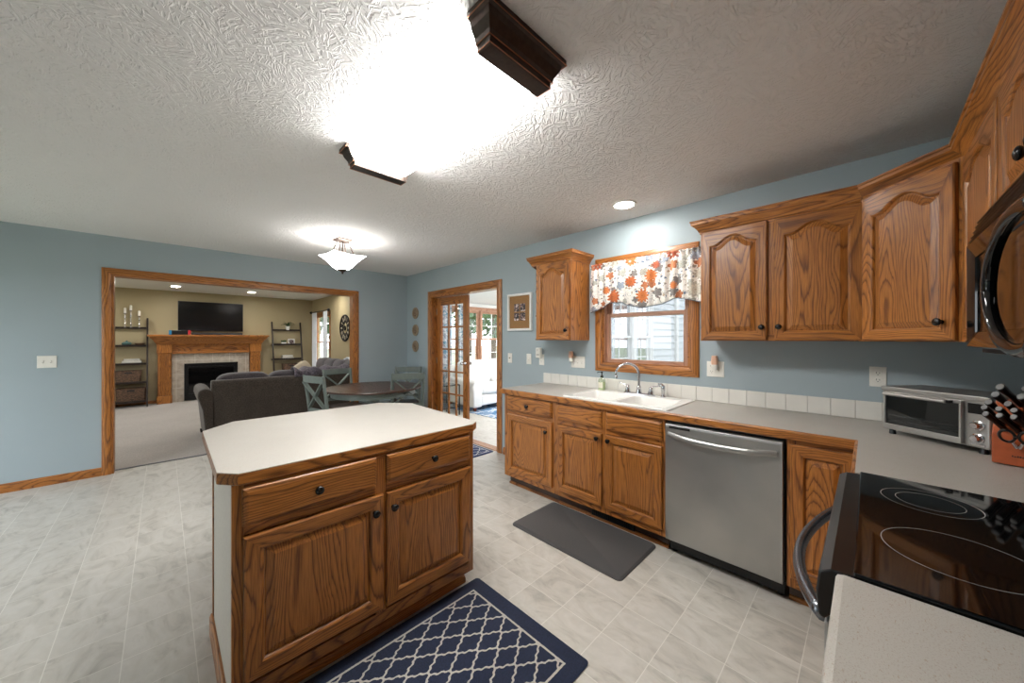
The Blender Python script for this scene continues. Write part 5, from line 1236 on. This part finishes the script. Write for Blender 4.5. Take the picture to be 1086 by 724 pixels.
# ============================================================ SUNROOM (beyond the french doors)
SXW = -.85; SY = 4.1; SXE = 2.75
struct(MB().box(SXW-.12, .12, -.1, SXE+.12, SY+.12, 0.0).build('floor_sunroom', 'vinyl_floor'))
SWN = [(.55, 1.75, .70, 2.04), (1.92, 3.75, .70, 2.04)]
wall_with_holes('wall_sunroom_left', 'y', SXW-.12, SXW, .12, SY, 2.19, SWN, 'white_paint')
for i, h in enumerate(SWN[:1]): window_unit('window_6', 'y', SXW-.10, SXW-.01, h[0], h[1], h[2], h[3], ['pinkoak_y', 'pinkoak_z'], .035, .04, 1.38, (2, 2), 'white_vinyl')
window_unit('window_7', 'y', SXW-.10, SXW-.01, 1.92, 2.28, .70, 2.04, ['pinkoak_y', 'pinkoak_z'], .03, .035, 1.38, (1, 2), 'white_vinyl')
window_unit('window_8', 'y', SXW-.10, SXW-.01, 2.32, 3.03, .70, 2.04, ['pinkoak_y', 'pinkoak_z'], .03, .035, 1.38, (2, 2), 'white_vinyl')
window_unit('window_9', 'y', SXW-.10, SXW-.01, 3.07, 3.75, .70, 2.04, ['pinkoak_y', 'pinkoak_z'], .03, .035, 1.38, (2, 2), 'white_vinyl')
struct(casing('trim_12', 'y', SXW, 1, 1.92, 3.75, .70, 2.04, .07, .018, 'LRTB').build('trim_12', ['pinkoak_y', 'pinkoak_z'], smooth='auto'))
struct(MB().box(SXW-.1, 2.28, .70, SXW+.02, 2.32, 2.04).box(SXW-.1, 3.03, .70, SXW+.02, 3.07, 2.04).build('trim_13', 'pinkoak_z'))
struct(casing('trim_14', 'y', SXW, 1, .55, 1.75, .70, 2.04, .07, .018, 'LRTB').build('trim_14', ['pinkoak_y', 'pinkoak_z'], smooth='auto'))
SBW = [(-.4, 2.4, .6, 2.1)]
wall_with_holes('wall_sunroom_far', 'x', SY, SY+.12, SXW-.12, SXE+.12, 2.19, SBW, 'white_paint')
window_unit('window_10', 'x', SY+.01, SY+.1, -.4, 1.0, .6, 2.1, ['pinkoak_x', 'pinkoak_z'], .035, .04, 1.38, (3, 2), 'white_vinyl')
window_unit('window_11', 'x', SY+.01, SY+.1, 1.0, 2.4, .6, 2.1, ['pinkoak_x', 'pinkoak_z'], .035, .04, 1.38, (3, 2), 'white_vinyl')
# right wall of the sunroom: seen from outside through the kitchen window
SEW = [(.9, 1.6, .7, 2.1), (1.72, 2.42, .7, 2.1), (2.52, 3.1, .7, 2.1)]
wall_with_holes('wall_sunroom_right', 'y', SXE, SXE+.06, .12, 6.5, 2.6, SEW, 'white_paint')
# lap siding outside
m = MB(); zl = 0; SE2 = sorted(SEW)
while zl < 2.6:
    cuts = [.12]+[v_ for h in SE2 for v_ in (h[0]-.06, h[1]+.06)]+[6.5] if zl+.12 > .64 and zl < 2.16 else [.12, 6.5]
    for p, q in zip(cuts[::2], cuts[1::2]):
        m.loft([[(SXE+.06, yy, zl), (SXE+.084, yy, zl), (SXE+.066, yy, zl+.115), (SXE+.06, yy, zl+.115)] for yy in (p, q)])
    zl += .12
struct(m.build('siding', 'white_siding'))
for i, h in enumerate(SEW):
    window_unit('window_%d' % (12+i), 'y', SXE-.02, SXE+.07, h[0], h[1], h[2], h[3], ['white_vinyl']*2, .03, .035, 1.42, (2, 2), 'white_vinyl')
    struct(casing('trim_%d' % (15+i), 'y', SXE+.06, 1, h[0], h[1], h[2], h[3], .06, .03, 'LRTB').build('trim_%d' % (15+i), ['white_vinyl']*2))
    curtain(('white curtain behind the nearest sunroom side window', 'white curtain behind the middle sunroom side window', 'white curtain behind the furthest sunroom side window')[i], h[0]+.02, h[0]+.42, SXE-.09, .5, 2.15, 'white_fabric', axis='y', waves=3, amp=.02, group='curtains seen through the kitchen window')
# sloped sunroom ceiling
m = MB(); 
for z_ in (0,): m.loft([[(SXW-.12, yy, 2.19), (SXE+.2, yy, 2.56), (SXE+.2, yy, 2.64), (SXW-.12, yy, 2.27)] for yy in (.12, SY+.12)])
struct(m.build('ceiling_sunroom', 'white_paint'))
# loveseat in the sunroom
lv = thing('loveseat', 'white leather loveseat with rolled arm under the sunroom windows', 'loveseat', (-.72, 1.22, 0))
# local x towards +x (front), y along the seat
m = MB(); ap = [(.0, .10), (-.015, .40), (-.03, .50), (.0, .585), (.09, .62), (.19, .59), (.23, .50), (.215, .40), (.21, .10)]
m.loft([[(x, a, z-(.02 if x > .9 else 0)) for a, z in ap] for x in (.06, .5, .95, .99)]); m.build('arm', 'white_leather', lv, bevel=.03, seg=3)
m = MB(); m.loft([[(x, 2.02-a, z) for a, z in ap] for x in (.06, .5, .99)]); m.build('arm', 'white_leather', lv, bevel=.03, seg=3)
MB().box(.08, .215, .10, .96, 1.80, .30).build('seat_base', 'white_leather', lv, bevel=.03, seg=3)
for k in range(2):
    cushion(MB(), .62, .215+.395+k*.79, .385, .74, .80, .20, .3).build('seat_cushion', 'white_leather', lv, smooth=True)
    cushion(MB(), .20, .215+.395+k*.79, .66, .34, .84, .56, .4).build('back_cushion', 'white_leather', lv, smooth=True)
MB().box(.0, .05, .10, .12, 1.97, .84).build('back', 'white_leather', lv, bevel=.04, seg=3)
for x in (.1, .92):
    for y in (.08, 1.94): MB().lathe([(.024, 0.012), (.038, .055), (.04, .10)], (x, y, 0), 'z', 12).build('foot', 'red_wood', lv)
rug('sunroom_rug', 'blue and white patterned rug on the sunroom floor under the loveseat', 'rug', .75, 2.15, 1.1, .98, 'blue_rug', .01)
# curtain and a dark metal rack seen through the door panes
curtain('striped curtain hanging at the left sunroom window, seen through the door panes', .86, 1.44, SXW+.09, .1, 2.12, 'striped_curtain', axis='y', waves=6, amp=.03, group='striped sunroom curtains')
curtain('striped curtain panel between the two sunroom windows', 1.62, 1.9, SXW+.09, .1, 2.12, 'striped_curtain', axis='y', waves=3, amp=.03, group='striped sunroom curtains')
st = thing('side_table', 'small dark metal side table with glass top behind the closed french door', 'side table', (.02, .72, 0))
for x in (-.2, .2):
    for y in (-.2, .2): MB().tube([(x, y, 0), (x, y, .55)], .011, 8).build('leg', 'iron_black', st)
for z in (.15, .55): MB().tube([(-.2, -.2, z), (.2, -.2, z), (.2, .2, z), (-.2, .2, z), (-.2, -.2, z)], .01, 6).build('rail_frame', 'iron_black', st)
MB().box(-.21, -.21, .5605, .21, .21, .568).build('glass_top', 'pane', st); MB().box(-.19, -.19, .1605, .19, .19, .17).build('lower_shelf', 'dark_steel', st)

PANE[0] = 'pane'
cs = thing('ceiling_light', 'unseen round flush light added on the ceiling to brighten the sunroom', 'ceiling light', (1.5, 2.4, 2.415))  # added lamp out of view, whitens the sunroom
MB().lathe([(.20, .0), (.21, -.02), (.19, -.035), (.185, -.03)], (0,0,0), 'z', 36, cap=False).build('trim_ring', 'white_plastic', cs, smooth='auto')
MB().lathe([(.185, -.03), (.15, -.06), (.08, -.08), (.001, -.085)], (0,0,0), 'z', 36).build('glass_dome', 'sunroom_fill_glow', cs, smooth='auto')
# unseen recessed lights added to brighten the living room, past the opening edge
downlight('unseen recessed light added to brighten the living room, nearest the hidden left wall', -4.2, -4.3)
downlight('unseen recessed light added to brighten the living room, close to the partition wall', -1.4, -1.4)
downlight('unseen recessed light added to brighten the living room, above the open carpet', -1.6, -3.3)

# ============================================================ OUTSIDE
struct(MB().box(-60, -60, -.35, 60, 60, -.3).build('ground', 'grass'))
def tree(label, x, y, h, r, seed, group='trees in the yard'):
    random.seed(seed); t_ = thing('tree', label, 'tree', (x, y, -.3), 0, group)
    MB().tube([(0, 0, 0), (.1, .05, h*.3), (0, .1, h*.62)], [.22, .17, .08], 10).build('trunk', 'bark', t_, smooth=True)
    m = MB()
    for k in range(1500):
        a, b_ = random.uniform(0, 2*PI), math.acos(random.uniform(-1, 1)); q = random.uniform(.35, 1)**.5
        c = Vector((r*q*math.sin(b_)*math.cos(a), r*q*math.sin(b_)*math.sin(a), h*.62+h*.40*q*math.cos(b_)))*1.0
        n = Vector((random.uniform(-1, 1), random.uniform(-1, 1), random.uniform(-.4, 1))).normalized(); u = n.orthogonal().normalized(); w = n.cross(u); s_ = random.uniform(.12, .26)
        m.add([tuple(c+u*s_), tuple(c+w*s_*.7), tuple(c-u*s_), tuple(c-w*s_*.7)], [(0, 1, 2, 3)])
    m.build('crown', 'leaf_green', t_)
tree('tall leafy tree in the yard, seen in the right pane of the sunroom window', -12.5, 13.0, 7.5, 2.5, 1)
tree('leafy tree in the yard, seen in the narrow left sunroom window', -22.8, 19.0, 10, 3.6, 2)
tree('leafy tree further off behind the white neighbouring house', -26, 33, 11, 4.5, 3)
tree('leafy tree outside the living room window', -14, 3.5, 7, 2.6, 4)
